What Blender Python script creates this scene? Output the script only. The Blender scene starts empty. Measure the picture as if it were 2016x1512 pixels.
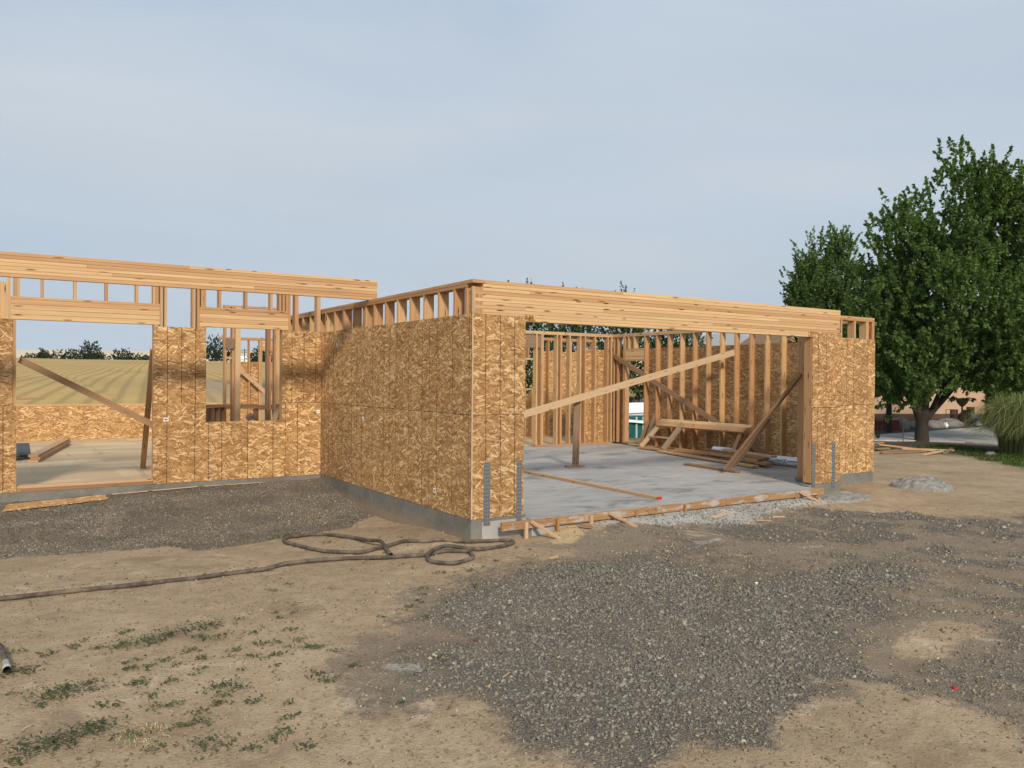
import bpy, math, random
import numpy as np
from mathutils import Vector, Matrix
SC = bpy.context.scene
COL = SC.collection
random.seed(7)
RNG = np.random.default_rng(11)

# ------------------------------------------------------------------ camera
CAM_LOC = np.array([-4.63475, -8.01323, 1.65100])
YAW, PITCH, ROLL, FPX = 0.575133, -0.0069696, 0.0074387, 1565.80
FW = np.array([math.sin(YAW) * math.cos(PITCH), math.cos(YAW) * math.cos(PITCH), math.sin(PITCH)])
RT0 = np.array([math.cos(YAW), -math.sin(YAW), 0.0])
UP0 = np.cross(RT0, FW)
RT = math.cos(ROLL) * RT0 + math.sin(ROLL) * UP0
UP = -math.sin(ROLL) * RT0 + math.cos(ROLL) * UP0
cd = bpy.data.cameras.new('camera')
cd.sensor_fit = 'HORIZONTAL'
cd.sensor_width = 36.0
cd.lens = FPX / 2016.0 * 36.0
cd.clip_start = 0.05
cd.clip_end = 30000.0
co = bpy.data.objects.new('camera', cd)
COL.objects.link(co)
M = Matrix(((RT[0], UP[0], -FW[0], CAM_LOC[0]), (RT[1], UP[1], -FW[1], CAM_LOC[1]),
            (RT[2], UP[2], -FW[2], CAM_LOC[2]), (0, 0, 0, 1)))
co.matrix_world = M
SC.camera = co

# ------------------------------------------------------------------ sky, sun, exposure
SUN_VEC = Vector((-0.59, -1.6, 1.02)).normalized()
SUN_EL = math.asin(SUN_VEC.z)
SUN_ROT = math.atan2(SUN_VEC.x, SUN_VEC.y)
wd = bpy.data.worlds.new('World')
SC.world = wd
wd.use_nodes = True
nt = wd.node_tree
nt.nodes.clear()
def wn(t, **k):
    n = nt.nodes.new(t)
    for a, b in k.items():
        setattr(n, a, b)
    return n
out = wn('ShaderNodeOutputWorld')
bg = wn('ShaderNodeBackground')
bg.inputs['Strength'].default_value = 0.10
sky = wn('ShaderNodeTexSky', sky_type='NISHITA')
sky.sun_disc = False
sky.sun_elevation = SUN_EL
sky.sun_rotation = SUN_ROT
sky.air_density = 1.2
sky.dust_density = 3.5
sky.ozone_density = 1.0
tc = wn('ShaderNodeTexCoord')
mp = wn('ShaderNodeMapping')
mp.inputs['Scale'].default_value = (1.0, 1.0, 4.2)
mp.inputs['Location'].default_value = (7.3, 2.2, 5.1)
nz = wn('ShaderNodeTexNoise')
nz.inputs['Scale'].default_value = 1.7
nz.inputs['Detail'].default_value = 5.0
nz.inputs['Roughness'].default_value = 0.5
nz.inputs['Distortion'].default_value = 0.5
rp = wn('ShaderNodeValToRGB')
rp.color_ramp.elements[0].position = 0.30
rp.color_ramp.elements[0].color = (0.78, 0.78, 0.78, 1)
rp.color_ramp.elements[1].position = 0.72
rp.color_ramp.elements[1].color = (0.96, 0.96, 0.96, 1)
# thin veil of high haze cloud
nz2 = wn('ShaderNodeTexNoise')
nz2.inputs['Scale'].default_value = 0.95
nz2.inputs['Detail'].default_value = 4.0
nz2.inputs['Distortion'].default_value = 0.6
veil = wn('ShaderNodeMix', data_type='RGBA')
veil.inputs[6].default_value = (4.5, 5.8, 7.4, 1)
veil.inputs[7].default_value = (6.2, 6.7, 7.3, 1)
mx = wn('ShaderNodeMix', data_type='RGBA')
L = nt.links.new
L(tc.outputs['Generated'], mp.inputs['Vector'])
L(mp.outputs[0], nz.inputs['Vector'])
L(mp.outputs[0], nz2.inputs['Vector'])
L(nz.outputs[0], rp.inputs[0])
vr = wn('ShaderNodeValToRGB')
vr.color_ramp.elements[0].position = 0.36
vr.color_ramp.elements[1].position = 0.64
L(nz2.outputs[0], vr.inputs[0])
L(vr.outputs[0], veil.inputs[0])
L(rp.outputs[0], mx.inputs[0])
L(sky.outputs[0], mx.inputs[6])
L(veil.outputs[2], mx.inputs[7])
L(mx.outputs[2], bg.inputs[0])
L(bg.outputs[0], out.inputs[0])

sd = bpy.data.lights.new('sun', 'SUN')
sd.energy = 3.5
sd.angle = math.radians(7.0)
sd.color = (1.0, 0.885, 0.74)
so = bpy.data.objects.new('sun', sd)
so.rotation_euler = SUN_VEC.to_track_quat('Z', 'Y').to_euler()
so.location = (-20, -40, 30)
COL.objects.link(so)

SC.view_settings.view_transform = 'Standard'
SC.view_settings.look = 'None'
SC.view_settings.exposure = 0.09
SC.view_settings.gamma = 1.0
SC.view_settings.use_curve_mapping = False

# ------------------------------------------------------------------ material helpers
class NT:
    def __init__(s, name):
        s.m = bpy.data.materials.new(name)
        s.m.use_nodes = True
        s.t = s.m.node_tree
        s.t.nodes.clear()
        s.out = s.n('ShaderNodeOutputMaterial')
        s.b = s.n('ShaderNodeBsdfPrincipled')
        s.b.inputs['Roughness'].default_value = 0.8
        s.b.inputs['Specular IOR Level'].default_value = 0.25
        s.l(s.b.outputs[0], s.out.inputs[0])
    def n(s, t, **k):
        nd = s.t.nodes.new(t)
        for a, b in k.items():
            setattr(nd, a, b)
        return nd
    def l(s, a, b):
        s.t.links.new(a, b)
    def put(s, sock, v):
        if hasattr(v, 'is_output') or hasattr(v, 'links'):
            s.l(v, sock)
        else:
            sock.default_value = v
    def uv(s):
        return s.n('ShaderNodeUVMap').outputs[0]
    def obj(s):
        return s.n('ShaderNodeTexCoord').outputs['Object']
    def geo(s):
        return s.n('ShaderNodeNewGeometry').outputs['Position']
    def rand(s):
        return s.n('ShaderNodeObjectInfo').outputs['Random']
    def attr(s, name, typ='GEOMETRY'):
        a = s.n('ShaderNodeAttribute', attribute_name=name, attribute_type=typ)
        return a
    def math(s, op, a, b=0.0, c=0.0, clamp=False):
        nd = s.n('ShaderNodeMath', operation=op, use_clamp=clamp)
        s.put(nd.inputs[0], a); s.put(nd.inputs[1], b)
        if op in ('MULTIPLY_ADD', 'COMPARE', 'SMOOTH_MIN'):
            s.put(nd.inputs[2], c)
        return nd.outputs[0]
    def vmath(s, op, a, b=(0, 0, 0)):
        nd = s.n('ShaderNodeVectorMath', operation=op)
        s.put(nd.inputs[0], a); s.put(nd.inputs[1], b)
        return nd.outputs[0]
    def map(s, v, scale=(1, 1, 1), rot=(0, 0, 0), loc=(0, 0, 0)):
        nd = s.n('ShaderNodeMapping')
        s.l(v, nd.inputs[0])
        nd.inputs['Location'].default_value = loc
        nd.inputs['Rotation'].default_value = rot
        nd.inputs['Scale'].default_value = scale
        return nd.outputs[0]
    def noise(s, v, scale, detail=4, rough=0.55, dist=0.0, dims='3D'):
        nd = s.n('ShaderNodeTexNoise', noise_dimensions=dims)
        s.l(v, nd.inputs['Vector'])
        nd.inputs['Scale'].default_value = scale
        nd.inputs['Detail'].default_value = detail
        nd.inputs['Roughness'].default_value = rough
        nd.inputs['Distortion'].default_value = dist
        return nd.outputs[0]
    def vor(s, v, scale, dims='3D', metric='EUCLIDEAN', rnd=1.0, feature='F1'):
        nd = s.n('ShaderNodeTexVoronoi', voronoi_dimensions=dims, distance=metric, feature=feature)
        s.l(v, nd.inputs['Vector'])
        nd.inputs['Scale'].default_value = scale
        nd.inputs['Randomness'].default_value = rnd
        return nd
    def ramp(s, f, stops, interp='LINEAR'):
        nd = s.n('ShaderNodeValToRGB')
        cr = nd.color_ramp
        cr.interpolation = interp
        while len(cr.elements) < len(stops):
            cr.elements.new(0.5)
        for e, (p, c) in zip(cr.elements, stops):
            e.position = p
            e.color = (c[0], c[1], c[2], 1) if not isinstance(c, (int, float)) else (c, c, c, 1)
        s.put(nd.inputs[0], f)
        return nd.outputs[0]
    def mix(s, f, a, b, mode='MIX'):
        nd = s.n('ShaderNodeMix', data_type='RGBA', blend_type=mode)
        s.put(nd.inputs[0], f)
        for i, v in ((6, a), (7, b)):
            if isinstance(v, tuple):
                v = (v[0], v[1], v[2], 1)
            s.put(nd.inputs[i], v)
        return nd.outputs[2]
    def sstep(s, f, lo, hi):
        nd = s.n('ShaderNodeMapRange', interpolation_type='SMOOTHSTEP')
        s.put(nd.inputs[0], f)
        nd.inputs[1].default_value = lo
        nd.inputs[2].default_value = hi
        return nd.outputs[0]
    def sep(s, v):
        nd = s.n('ShaderNodeSeparateXYZ')
        s.l(v, nd.inputs[0])
        return nd.outputs
    def color(s, c):
        s.put(s.b.inputs['Base Color'], (c[0], c[1], c[2], 1) if isinstance(c, tuple) else c)
        return s
    def rough(s, r):
        s.put(s.b.inputs['Roughness'], r)
        return s
    def bump(s, h, strength=0.3, dist=0.01):
        nd = s.n('ShaderNodeBump')
        nd.inputs['Strength'].default_value = strength
        nd.inputs['Distance'].default_value = dist
        s.put(nd.inputs['Height'], h)
        s.l(nd.outputs[0], s.b.inputs['Normal'])
        return s

def plain(name, c, r=0.7, metal=0.0, var=0.0, scale=20.0):
    t = NT(name)
    if var:
        n = t.noise(t.obj(), scale, 4)
        k = t.ramp(n, [(0.3, 1 - var), (0.7, 1 + var)])
        t.color(t.mix(1.0, c, k, 'MULTIPLY'))
    else:
        t.color(c)
    t.rough(r)
    t.b.inputs['Metallic'].default_value = metal
    return t.m

def make_osb(name, tint=(1, 1, 1), lines=True, dark=1.0):
    t = NT(name)
    uv = t.uv()
    rnd = t.rand()
    off = t.n('ShaderNodeCombineXYZ')
    t.l(t.math('MULTIPLY', rnd, 53.7), off.inputs[0])
    t.l(t.math('MULTIPLY', rnd, 91.3), off.inputs[1])
    p = t.vmath('ADD', uv, off.outputs[0])
    wob = t.n('ShaderNodeTexNoise'); t.l(p, wob.inputs['Vector']); wob.inputs['Scale'].default_value = 9.0
    wv = t.vmath('SUBTRACT', wob.outputs['Color'], (0.5, 0.5, 0.5))
    p = t.vmath('ADD', p, t.vmath('MULTIPLY', wv, (0.009, 0.009, 0)))
    col = t.ramp(t.noise(t.map(p, (6, 40, 1)), 1.0, 3), [(0.3, (0.20, 0.112, 0.05)), (0.7, (0.33, 0.205, 0.098))])
    hgt = None
    stops = [(0.02, (0.19, 0.098, 0.042)), (0.16, (0.305, 0.182, 0.085)), (0.42, (0.395, 0.255, 0.126)),
             (0.68, (0.465, 0.318, 0.170)), (0.82, (0.59, 0.44, 0.262)), (0.96, (0.715, 0.58, 0.395))]
    layers = [(0.11, 0.023, 7, 0.10), (0.12, 0.021, -22, 0.40), (0.09, 0.019, 34, 0.50), (0.14, 0.019, 12, 0.60),
              (0.09, 0.022, 62, 0.78), (0.14, 0.026, -9, 0.68), (0.12, 0.027, -42, 0.82), (0.15, 0.033, 20, 0.85)]
    for i, (ln, w, ang, thr) in enumerate(layers):
        q = t.map(p, (1 / ln, 1 / w, 1), (0, 0, 0), (i * 7.3, i * 3.1, 0))
        rot = t.map(p, (1, 1, 1), (0, 0, math.radians(ang)), (i * 1.7, i * 2.3, 0))
        q = t.map(rot, (1 / ln, 1 / w, 1))
        v = t.vor(q, 1.0, '2D', 'CHEBYCHEV', 0.9)
        rc = t.n('ShaderNodeSeparateColor'); t.l(v.outputs['Color'], rc.inputs[0])
        pres = t.math('GREATER_THAN', rc.outputs[0], thr)
        ins = t.math('LESS_THAN', v.outputs['Distance'], 0.47)
        m = t.math('MULTIPLY', pres, ins)
        g = t.noise(t.map(rot, (12, 260, 1)), 1.0, 2)
        cc = t.ramp(t.math('ADD', t.math('MULTIPLY', rc.outputs[1], 0.90), t.math('MULTIPLY', g, 0.16)), stops)
        edge = t.sstep(v.outputs['Distance'], 0.47, 0.36)
        cc = t.mix(t.math('MULTIPLY_ADD', edge, 0.36, 0.64), (0.14, 0.07, 0.03), cc)  # darkens each strand's rim in the colour, painting shadow lines between flakes
        col = t.mix(m, col, cc)
        h = t.math('MULTIPLY', t.math('MULTIPLY', m, rc.outputs[2]), edge)
        hgt = h if hgt is None else t.math('MAXIMUM', hgt, h)
    # dark resin flecks
    fl = t.vor(t.map(p, (34, 90, 1), (0, 0, 0.3)), 1.0, '2D')
    fc = t.n('ShaderNodeSeparateColor'); t.l(fl.outputs['Color'], fc.inputs[0])
    fm = t.math('MULTIPLY', t.math('GREATER_THAN', fc.outputs[0], 0.93), t.math('LESS_THAN', fl.outputs['Distance'], 0.35))
    col = t.mix(t.math('MULTIPLY', fm, 0.75), col, (0.07, 0.03, 0.015))
    big = t.noise(p, 2.3, 3)
    col = t.mix(1.0, col, t.ramp(big, [(0.3, 0.86), (0.7, 1.10)]), 'MULTIPLY')
    col = t.mix(1.0, col, t.ramp(rnd, [(0, (0.84, 0.83, 0.84)), (0.35, (0.97, 0.92, 0.86)), (0.7, (1.03, 1.0, 0.96)), (1, (1.12, 1.09, 1.04))]), 'MULTIPLY')
    col = t.mix(1.0, col, (tint[0] * dark, tint[1] * dark, tint[2] * dark), 'MULTIPLY')
    if lines:
        u = t.sep(uv)[0]
        jit = t.math('MULTIPLY', t.noise(t.map(uv, (0, 30, 0)), 1.0, 2), 0.002)
        u = t.math('ADD', u, jit)
        def stripes(period, offs, w):
            f = t.math('FRACT', t.math('ADD', t.math('DIVIDE', t.math('SUBTRACT', u, offs), period), 100.5))
            d = t.math('MULTIPLY', t.math('ABSOLUTE', t.math('SUBTRACT', f, 0.5)), period)
            return t.math('LESS_THAN', d, w)
        a = stripes(0.4064, 0.0, 0.0046)
        b = stripes(1.2192, -0.2032, 0.0046)
        ln = t.math('MAXIMUM', a, b)
        wear = t.ramp(t.noise(t.map(uv, (3, 18, 1)), 1.0, 2), [(0.36, 0.45), (0.5, 0.92)])
        col = t.mix(t.math('MULTIPLY', ln, wear), col, (0.03, 0.018, 0.012))
    t.color(col)
    t.rough(0.72)
    t.bump(hgt, 0.35, 0.004)
    return t.m

def make_wood(name, light=(0.56, 0.378, 0.205), darkc=(0.40, 0.24, 0.118), knots=1.0, stain=0.0, streak=1.0, grey=0.0, wide=False):
    t = NT(name)
    uv = t.uv()
    rnd = t.rand()
    off = t.n('ShaderNodeCombineXYZ')
    t.l(t.math('MULTIPLY', rnd, 71.3), off.inputs[0])
    t.l(t.math('MULTIPLY', rnd, 37.9), off.inputs[1])
    p = t.vmath('ADD', uv, off.outputs[0])
    ws = t.n('ShaderNodeTexNoise'); t.l(t.map(p, (1.3, 6, 1)), ws.inputs['Vector']); ws.inputs['Scale'].default_value = 1.0
    pw = t.vmath('ADD', p, t.vmath('MULTIPLY', t.vmath('SUBTRACT', ws.outputs['Color'], (0.5, 0.5, 0.5)), (0, 0.02, 0)))
    g1 = t.noise(t.map(pw, (0.9, 46, 1)), 1.0, 5, 0.6)
    g2 = t.noise(t.map(pw, (5, 260, 1)), 1.0, 3, 0.6)
    g = t.math('ADD', t.math('MULTIPLY', g1, 0.72), t.math('MULTIPLY', g2, 0.28))
    col = t.mix(t.sstep(g, 0.5 - 0.2 * streak, 0.5 + 0.2 * streak), darkc, light)
    tone = t.ramp(rnd, [(0.0, (1.16, 1.13, 1.02)), (0.30, (1.08, 1.05, 0.99)), (0.5, (0.90, 0.79, 0.72)), (0.75, (1.0, 0.88, 0.81)), (1.0, (0.80, 0.67, 0.57))]) if wide else t.ramp(rnd, [(0.0, (1.10, 1.05, 0.92)), (0.30, (1.06, 1.03, 0.97)), (0.55, (0.93, 0.82, 0.75)),
                        (0.8, (1.02, 0.92, 0.85)), (1.0, (0.84, 0.73, 0.64))])
    col = t.mix(1.0, col, tone, 'MULTIPLY')
    if knots:
        kv = t.vor(t.map(pw, (1.9, 13, 1)), 1.0, '2D', 'EUCLIDEAN', 1.0)
        kc = t.n('ShaderNodeSeparateColor'); t.l(kv.outputs['Color'], kc.inputs[0])
        km = t.math('MULTIPLY', t.math('GREATER_THAN', kc.outputs[0], 0.62), t.sstep(kv.outputs['Distance'], 0.16, 0.05))
        col = t.mix(t.math('MULTIPLY', km, 0.8 * knots), col, (0.14, 0.055, 0.022))
        kd = t.math('MULTIPLY', t.math('GREATER_THAN', kc.outputs[1], 0.72), t.sstep(kv.outputs['Distance'], 0.10, 0.04))
        col = t.mix(t.math('MULTIPLY', kd, 0.9), col, (0.02, 0.010, 0.006))
    if stain:
        sn = t.noise(t.map(p, (3, 9, 1)), 1.0, 5, 0.65)
        col = t.mix(t.math('MULTIPLY', t.sstep(sn, 0.5, 0.62), stain), col, (0.42, 0.41, 0.385))
    if grey:
        sn = t.noise(t.map(p, (1.5, 20, 1)), 1.0, 5, 0.65)
        col = t.mix(t.math('MULTIPLY', t.sstep(sn, 0.3, 0.6), grey), col, (0.15, 0.135, 0.12))
    t.color(col)
    t.rough(0.68)
    t.bump(g, 0.25, 0.002)
    return t.m

MOSB = make_osb('osb_board', tint=(1.05, 0.95, 0.80))
MOSBI = make_osb('osb_board_plain', tint=(1.05, 0.95, 0.80), lines=False)
MEDGE = plain('sealed_edge', (0.09, 0.055, 0.03), 0.8)
MWOOD = make_wood('framing_lumber', wide=True)
MBEAM = make_wood('beam_lamination', (0.625, 0.448, 0.258), (0.49, 0.322, 0.172), 1.0, streak=0.8, wide=True)
MFORM = make_wood('form_lumber', (0.40, 0.25, 0.125), (0.27, 0.155, 0.072), 0.6, stain=0.8)
MBROWN = make_wood('brown_lumber', (0.40, 0.245, 0.130), (0.27, 0.155, 0.078), 0.7, grey=0.25)
MOLD = make_wood('weathered_lumber', (0.37, 0.265, 0.165), (0.24, 0.16, 0.095), 0.7, grey=0.35)
MPALE = make_wood('pale_lumber', (0.58, 0.44, 0.29), (0.43, 0.30, 0.18), 0.6, streak=1.2)

def make_concrete(name, base=(0.40, 0.40, 0.385), dirt=0.0):
    t = NT(name)
    p = t.geo()
    a = t.noise(t.map(p, (1, 1, 1)), 1.3, 6, 0.6, 0.8)
    b = t.noise(p, 14, 5, 0.6)
    k = t.math('ADD', t.math('MULTIPLY', a, 0.65), t.math('MULTIPLY', b, 0.35))
    col = t.mix(t.sstep(k, 0.32, 0.66), tuple(c * 0.70 for c in base), tuple(c * 1.15 for c in base))
    w = t.noise(t.map(p, (2, 2, 14)), 1.0, 4)
    col = t.mix(t.math('MULTIPLY', t.sstep(w, 0.55, 0.7), 0.25), col, tuple(c * 0.75 for c in base))
    if dirt:
        z = t.sep(p)[2]
        e = t.math('ADD', t.math('MULTIPLY', t.math('SUBTRACT', t.noise(p, 4, 4), 0.5), 0.25), z)
        col = t.mix(t.math('MULTIPLY', t.sstep(e, -0.12, -0.30), dirt), col, (0.30, 0.225, 0.145))
    t.color(col)
    t.rough(0.85)
    t.bump(b, 0.25, 0.004)
    return t.m
MCON = make_concrete('stem_wall_concrete', (0.195, 0.19, 0.168), 0.8)
def make_slab():
    t = NT('slab_concrete')
    p = t.geo()
    a = t.noise(t.map(p, (0.45, 1.2, 1), (0, 0, 0.35)), 1.0, 6, 0.6, 0.6)
    b = t.noise(t.map(p, (2.2, 6.0, 1), (0, 0, 0.5)), 1.0, 5, 0.6, 0.4)
    k = t.math('ADD', t.math('MULTIPLY', a, 0.6), t.math('MULTIPLY', b, 0.4))
    col = t.ramp(k, [(0.34, (0.25, 0.245, 0.232)), (0.45, (0.345, 0.338, 0.32)), (0.55, (0.41, 0.40, 0.377)), (0.68, (0.49, 0.475, 0.445))])
    d = t.noise(t.map(p, (1.1, 1.5, 1), (0, 0, 0), (4, 2, 0)), 1.0, 6, 0.68, 0.5)
    col = t.mix(t.math('MULTIPLY', t.sstep(d, 0.53, 0.66), 0.7), col, (0.16, 0.145, 0.13))
    t.color(col)
    t.rough(0.6)
    t.bump(b, 0.08, 0.004)
    return t.m
MSLAB = make_slab()
def make_ply():
    t = NT('subfloor_panel')
    uv = t.uv()
    r = t.rand()
    p = t.geo()
    g = t.noise(t.map(uv, (4, 60, 1)), 1.0, 4)
    col = t.mix(g, (0.52, 0.365, 0.20), (0.64, 0.485, 0.295))
    a = t.noise(t.map(p, (0.5, 1.6, 1)), 1.0, 5, 0.6, 0.5)
    col = t.mix(t.math('MULTIPLY', t.sstep(a, 0.5, 0.66), 0.5), col, (0.32, 0.265, 0.20))
    a = t.noise(t.map(p, (3.0, 0.25, 1), (0, 0, 0.3), (8, 0, 0)), 1.0, 5, 0.6, 0.5)
    col = t.mix(t.math('MULTIPLY', t.sstep(a, 0.57, 0.68), 0.5), col, (0.22, 0.19, 0.16))
    col = t.mix(1.0, col, t.ramp(r, [(0, 0.90), (1, 1.08)]), 'MULTIPLY')
    t.color(col).rough(0.8)
    return t.m
MPLY = make_ply()
def make_galv():
    t = NT('galvanised_strap')
    uv = t.uv()
    v = t.vor(t.map(uv, (22, 34, 1)), 1.0, '2D', 'EUCLIDEAN', 0.0)
    dot = t.math('LESS_THAN', v.outputs['Distance'], 0.16)
    n = t.noise(t.obj(), 60, 3)
    col = t.mix(n, (0.15, 0.165, 0.17), (0.25, 0.265, 0.27))
    col = t.mix(dot, col, (0.46, 0.47, 0.46))
    t.color(col).rough(0.45)
    t.b.inputs['Metallic'].default_value = 0.55
    return t.m
MGALV = make_galv()
MWHITE = plain('white_sticker', (0.80, 0.80, 0.78), 0.5)
MINK = plain('grey_ink', (0.06, 0.06, 0.07), 0.6)
MWRAP = plain('white_wrap', (0.74, 0.76, 0.78), 0.45, 0, 0.12, 14)
MTEAL = plain('teal_paint', (0.012, 0.10, 0.105), 0.5, 0, 0.2, 4)
MTRIM = plain('pale_teal_trim', (0.38, 0.48, 0.47), 0.5)
MRUB = None
def make_hose():
    t = NT('dusty_rubber')
    p = t.geo()
    n = t.noise(p, 9, 5, 0.6)
    z = t.sep(t.n('ShaderNodeNewGeometry').outputs['Normal'])[2]
    col = t.mix(t.sstep(n, 0.35, 0.65), (0.070, 0.056, 0.046), (0.15, 0.12, 0.092))
    col = t.mix(t.math('MULTIPLY', t.sstep(t.noise(p, 2.3, 5, 0.65), 0.5, 0.66), 0.6), col, (0.25, 0.195, 0.135))
    t.color(col).rough(0.75)
    t.bump(t.noise(p, 160, 2), 0.2, 0.002)
    return t.m
MHOSE = make_hose()
MMETAL = plain('pale_metal', (0.62, 0.62, 0.58), 0.35, 0.5)
MBLACK = plain('black_void', (0.01, 0.01, 0.01), 0.8)
MRUST = plain('rusty_steel', (0.13, 0.075, 0.05), 0.8, 0, 0.3, 12)
MDARK = plain('dark_plastic', (0.05, 0.052, 0.058), 0.5, 0, 0.3, 6)
MSTUC = plain('peach_stucco', (0.52, 0.36, 0.25), 0.9, 0, 0.06, 3)
MTRIMB = plain('brown_trim', (0.10, 0.06, 0.04), 0.7)
def make_roof():
    t = NT('clay_roof')
    t.color(t.mix(t.noise(t.obj(), 6, 4), (0.26, 0.15, 0.085), (0.44, 0.27, 0.15))).rough(0.85)
    return t.m
MROOF = make_roof()
MRED = plain('dark_red_paint', (0.17, 0.022, 0.02), 0.6, 0, 0.2, 8)
MROCK = plain('grey_boulder', (0.20, 0.19, 0.175), 0.9, 0, 0.3, 3)
MBLUE = plain('blue_glaze', (0.03, 0.06, 0.33), 0.15)
MYEL = plain('cream_glaze', (0.55, 0.50, 0.34), 0.2)
MREDP = plain('red_plastic', (0.50, 0.03, 0.025), 0.6)
def make_leaf(name, a, b, tr=0.35):
    t = NT(name)
    at = t.attr('tone')
    col = t.mix(at.outputs['Fac'], a, b)
    t.color(col).rough(0.55)
    t.b.inputs['Specular IOR Level'].default_value = 0.12
    ts = t.n('ShaderNodeBsdfTranslucent')
    t.l(t.mix(1.0, col, (1.3, 1.5, 0.5), 'MULTIPLY'), ts.inputs[0])
    ms = t.n('ShaderNodeMixShader')
    ms.inputs[0].default_value = tr
    t.l(t.b.outputs[0], ms.inputs[1]); t.l(ts.outputs[0], ms.inputs[2])
    t.l(ms.outputs[0], t.out.inputs[0])
    return t.m
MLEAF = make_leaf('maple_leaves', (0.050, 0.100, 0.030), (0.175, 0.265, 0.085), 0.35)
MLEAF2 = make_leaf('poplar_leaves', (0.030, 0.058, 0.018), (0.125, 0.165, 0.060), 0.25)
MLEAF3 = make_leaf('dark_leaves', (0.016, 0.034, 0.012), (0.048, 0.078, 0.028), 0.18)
MGRASS = make_leaf('lawn_blades', (0.045, 0.085, 0.020), (0.13, 0.17, 0.04), 0.3)
MFOUNT = make_leaf('fountain_grass_blades', (0.10, 0.125, 0.05), (0.33, 0.34, 0.15), 0.3)
MWEED = make_leaf('weed_leaves', (0.048, 0.068, 0.028), (0.125, 0.145, 0.065), 0.2)
MSTRAW = make_leaf('straw_blades', (0.34, 0.275, 0.16), (0.55, 0.46, 0.30), 0.2)
def make_bark():
    t = NT('bark')
    n = t.noise(t.map(t.obj(), (14, 14, 2.5)), 1.0, 5)
    t.color(t.mix(n, (0.022, 0.017, 0.013), (0.075, 0.058, 0.045))).rough(0.95)
    t.bump(n, 0.6, 0.02)
    return t.m
MBARK = make_bark()

# site frame used to lay out the ground, the trees and the far country
SITE = np.array([-4.635, -8.013, 1.651])
SITE_X = np.array([0.83913, -0.54394, 0.0])
SITE_Y = np.array([0.54394, 0.83913, 0.0])

# ------------------------------------------------------------------ object helpers
def link(o, parent=None, label=None, cat=None, group=None, kind=None):
    COL.objects.link(o)
    if parent is not None:
        o.parent = parent
        o.matrix_parent_inverse = Matrix.Translation(-parent.location)
    for k, v in (('label', label), ('category', cat), ('group', group), ('kind', kind)):
        if v:
            o[k] = v
    return o

def empty(name, loc, label=None, cat=None, group=None):
    o = bpy.data.objects.new(name, None)
    o.empty_display_size = 0.1
    o.location = loc
    return link(o, None, label, cat, group)

def mesh_np(name, V, F, mat, parent=None, smooth=False, attrs=None, uv=None, **k):
    """V (n,3), F (m,3|4) arrays -> one mesh object"""
    V = np.asarray(V, np.float32)
    F = np.asarray(F, np.int32)
    me = bpy.data.meshes.new(name)
    n, w = F.shape
    me.vertices.add(len(V))
    me.vertices.foreach_set('co', V.ravel())
    me.loops.add(n * w)
    me.loops.foreach_set('vertex_index', F.ravel())
    me.polygons.add(n)
    me.polygons.foreach_set('loop_start', np.arange(0, n * w, w, dtype=np.int32))
    me.polygons.foreach_set('loop_total', np.full(n, w, np.int32))
    if smooth:
        me.polygons.foreach_set('use_smooth', np.ones(n, bool))
    for an, av in (attrs or {}).items():
        av = np.asarray(av, np.float32)
        if av.ndim == 1:
            a = me.attributes.new(an, 'FLOAT', 'POINT')
            a.data.foreach_set('value', av)
        else:
            a = me.attributes.new(an, 'FLOAT_COLOR', 'POINT')
            a.data.foreach_set('color', np.concatenate([av, np.ones((len(av), 1))], 1).astype(np.float32).ravel())
    me.update()
    me.validate()
    me.materials.append(mat)
    o = bpy.data.objects.new(name, me)
    return link(o, parent, **k)

BOXF = ((0, 3, 2, 1), (4, 5, 6, 7), (0, 1, 5, 4), (1, 2, 6, 5), (2, 3, 7, 6), (3, 0, 4, 7))
def bx(name, x0, x1, y0, y1, z0, z1, mat, parent=None, long=None, us=0.0, **k):
    """axis-aligned board or sheet; UVs in metres, u along the length"""
    c = Vector(((x0 + x1) / 2, (y0 + y1) / 2, (z0 + z1) / 2))
    co = [(x, y, z) for z in (z0, z1) for x, y in ((x0, y0), (x1, y0), (x1, y1), (x0, y1))]
    d = (x1 - x0, y1 - y0, z1 - z0)
    if long is None:
        long = max(range(3), key=lambda i: d[i])
    me = bpy.data.meshes.new(name)
    me.from_pydata([Vector(p) - c for p in co], [], BOXF)
    ul = me.uv_layers.new(name='UVMap')
    oth = [i for i in range(3) if i != long]
    for pl in me.polygons:
        ax = max(range(3), key=lambda i: abs(pl.normal[i]))
        for li in pl.loop_indices:
            p = co[me.loops[li].vertex_index]
            if ax == long:
                ul.data[li].uv = (p[oth[0]] * 0.15, p[oth[1]])
            else:
                v = [i for i in oth if i != ax][0]
                ul.data[li].uv = (p[long] - us, p[v] + 0.3 * ax)
    me.materials.append(mat)
    o = bpy.data.objects.new(name, me)
    o.location = c
    return link(o, parent, **k)

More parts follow.
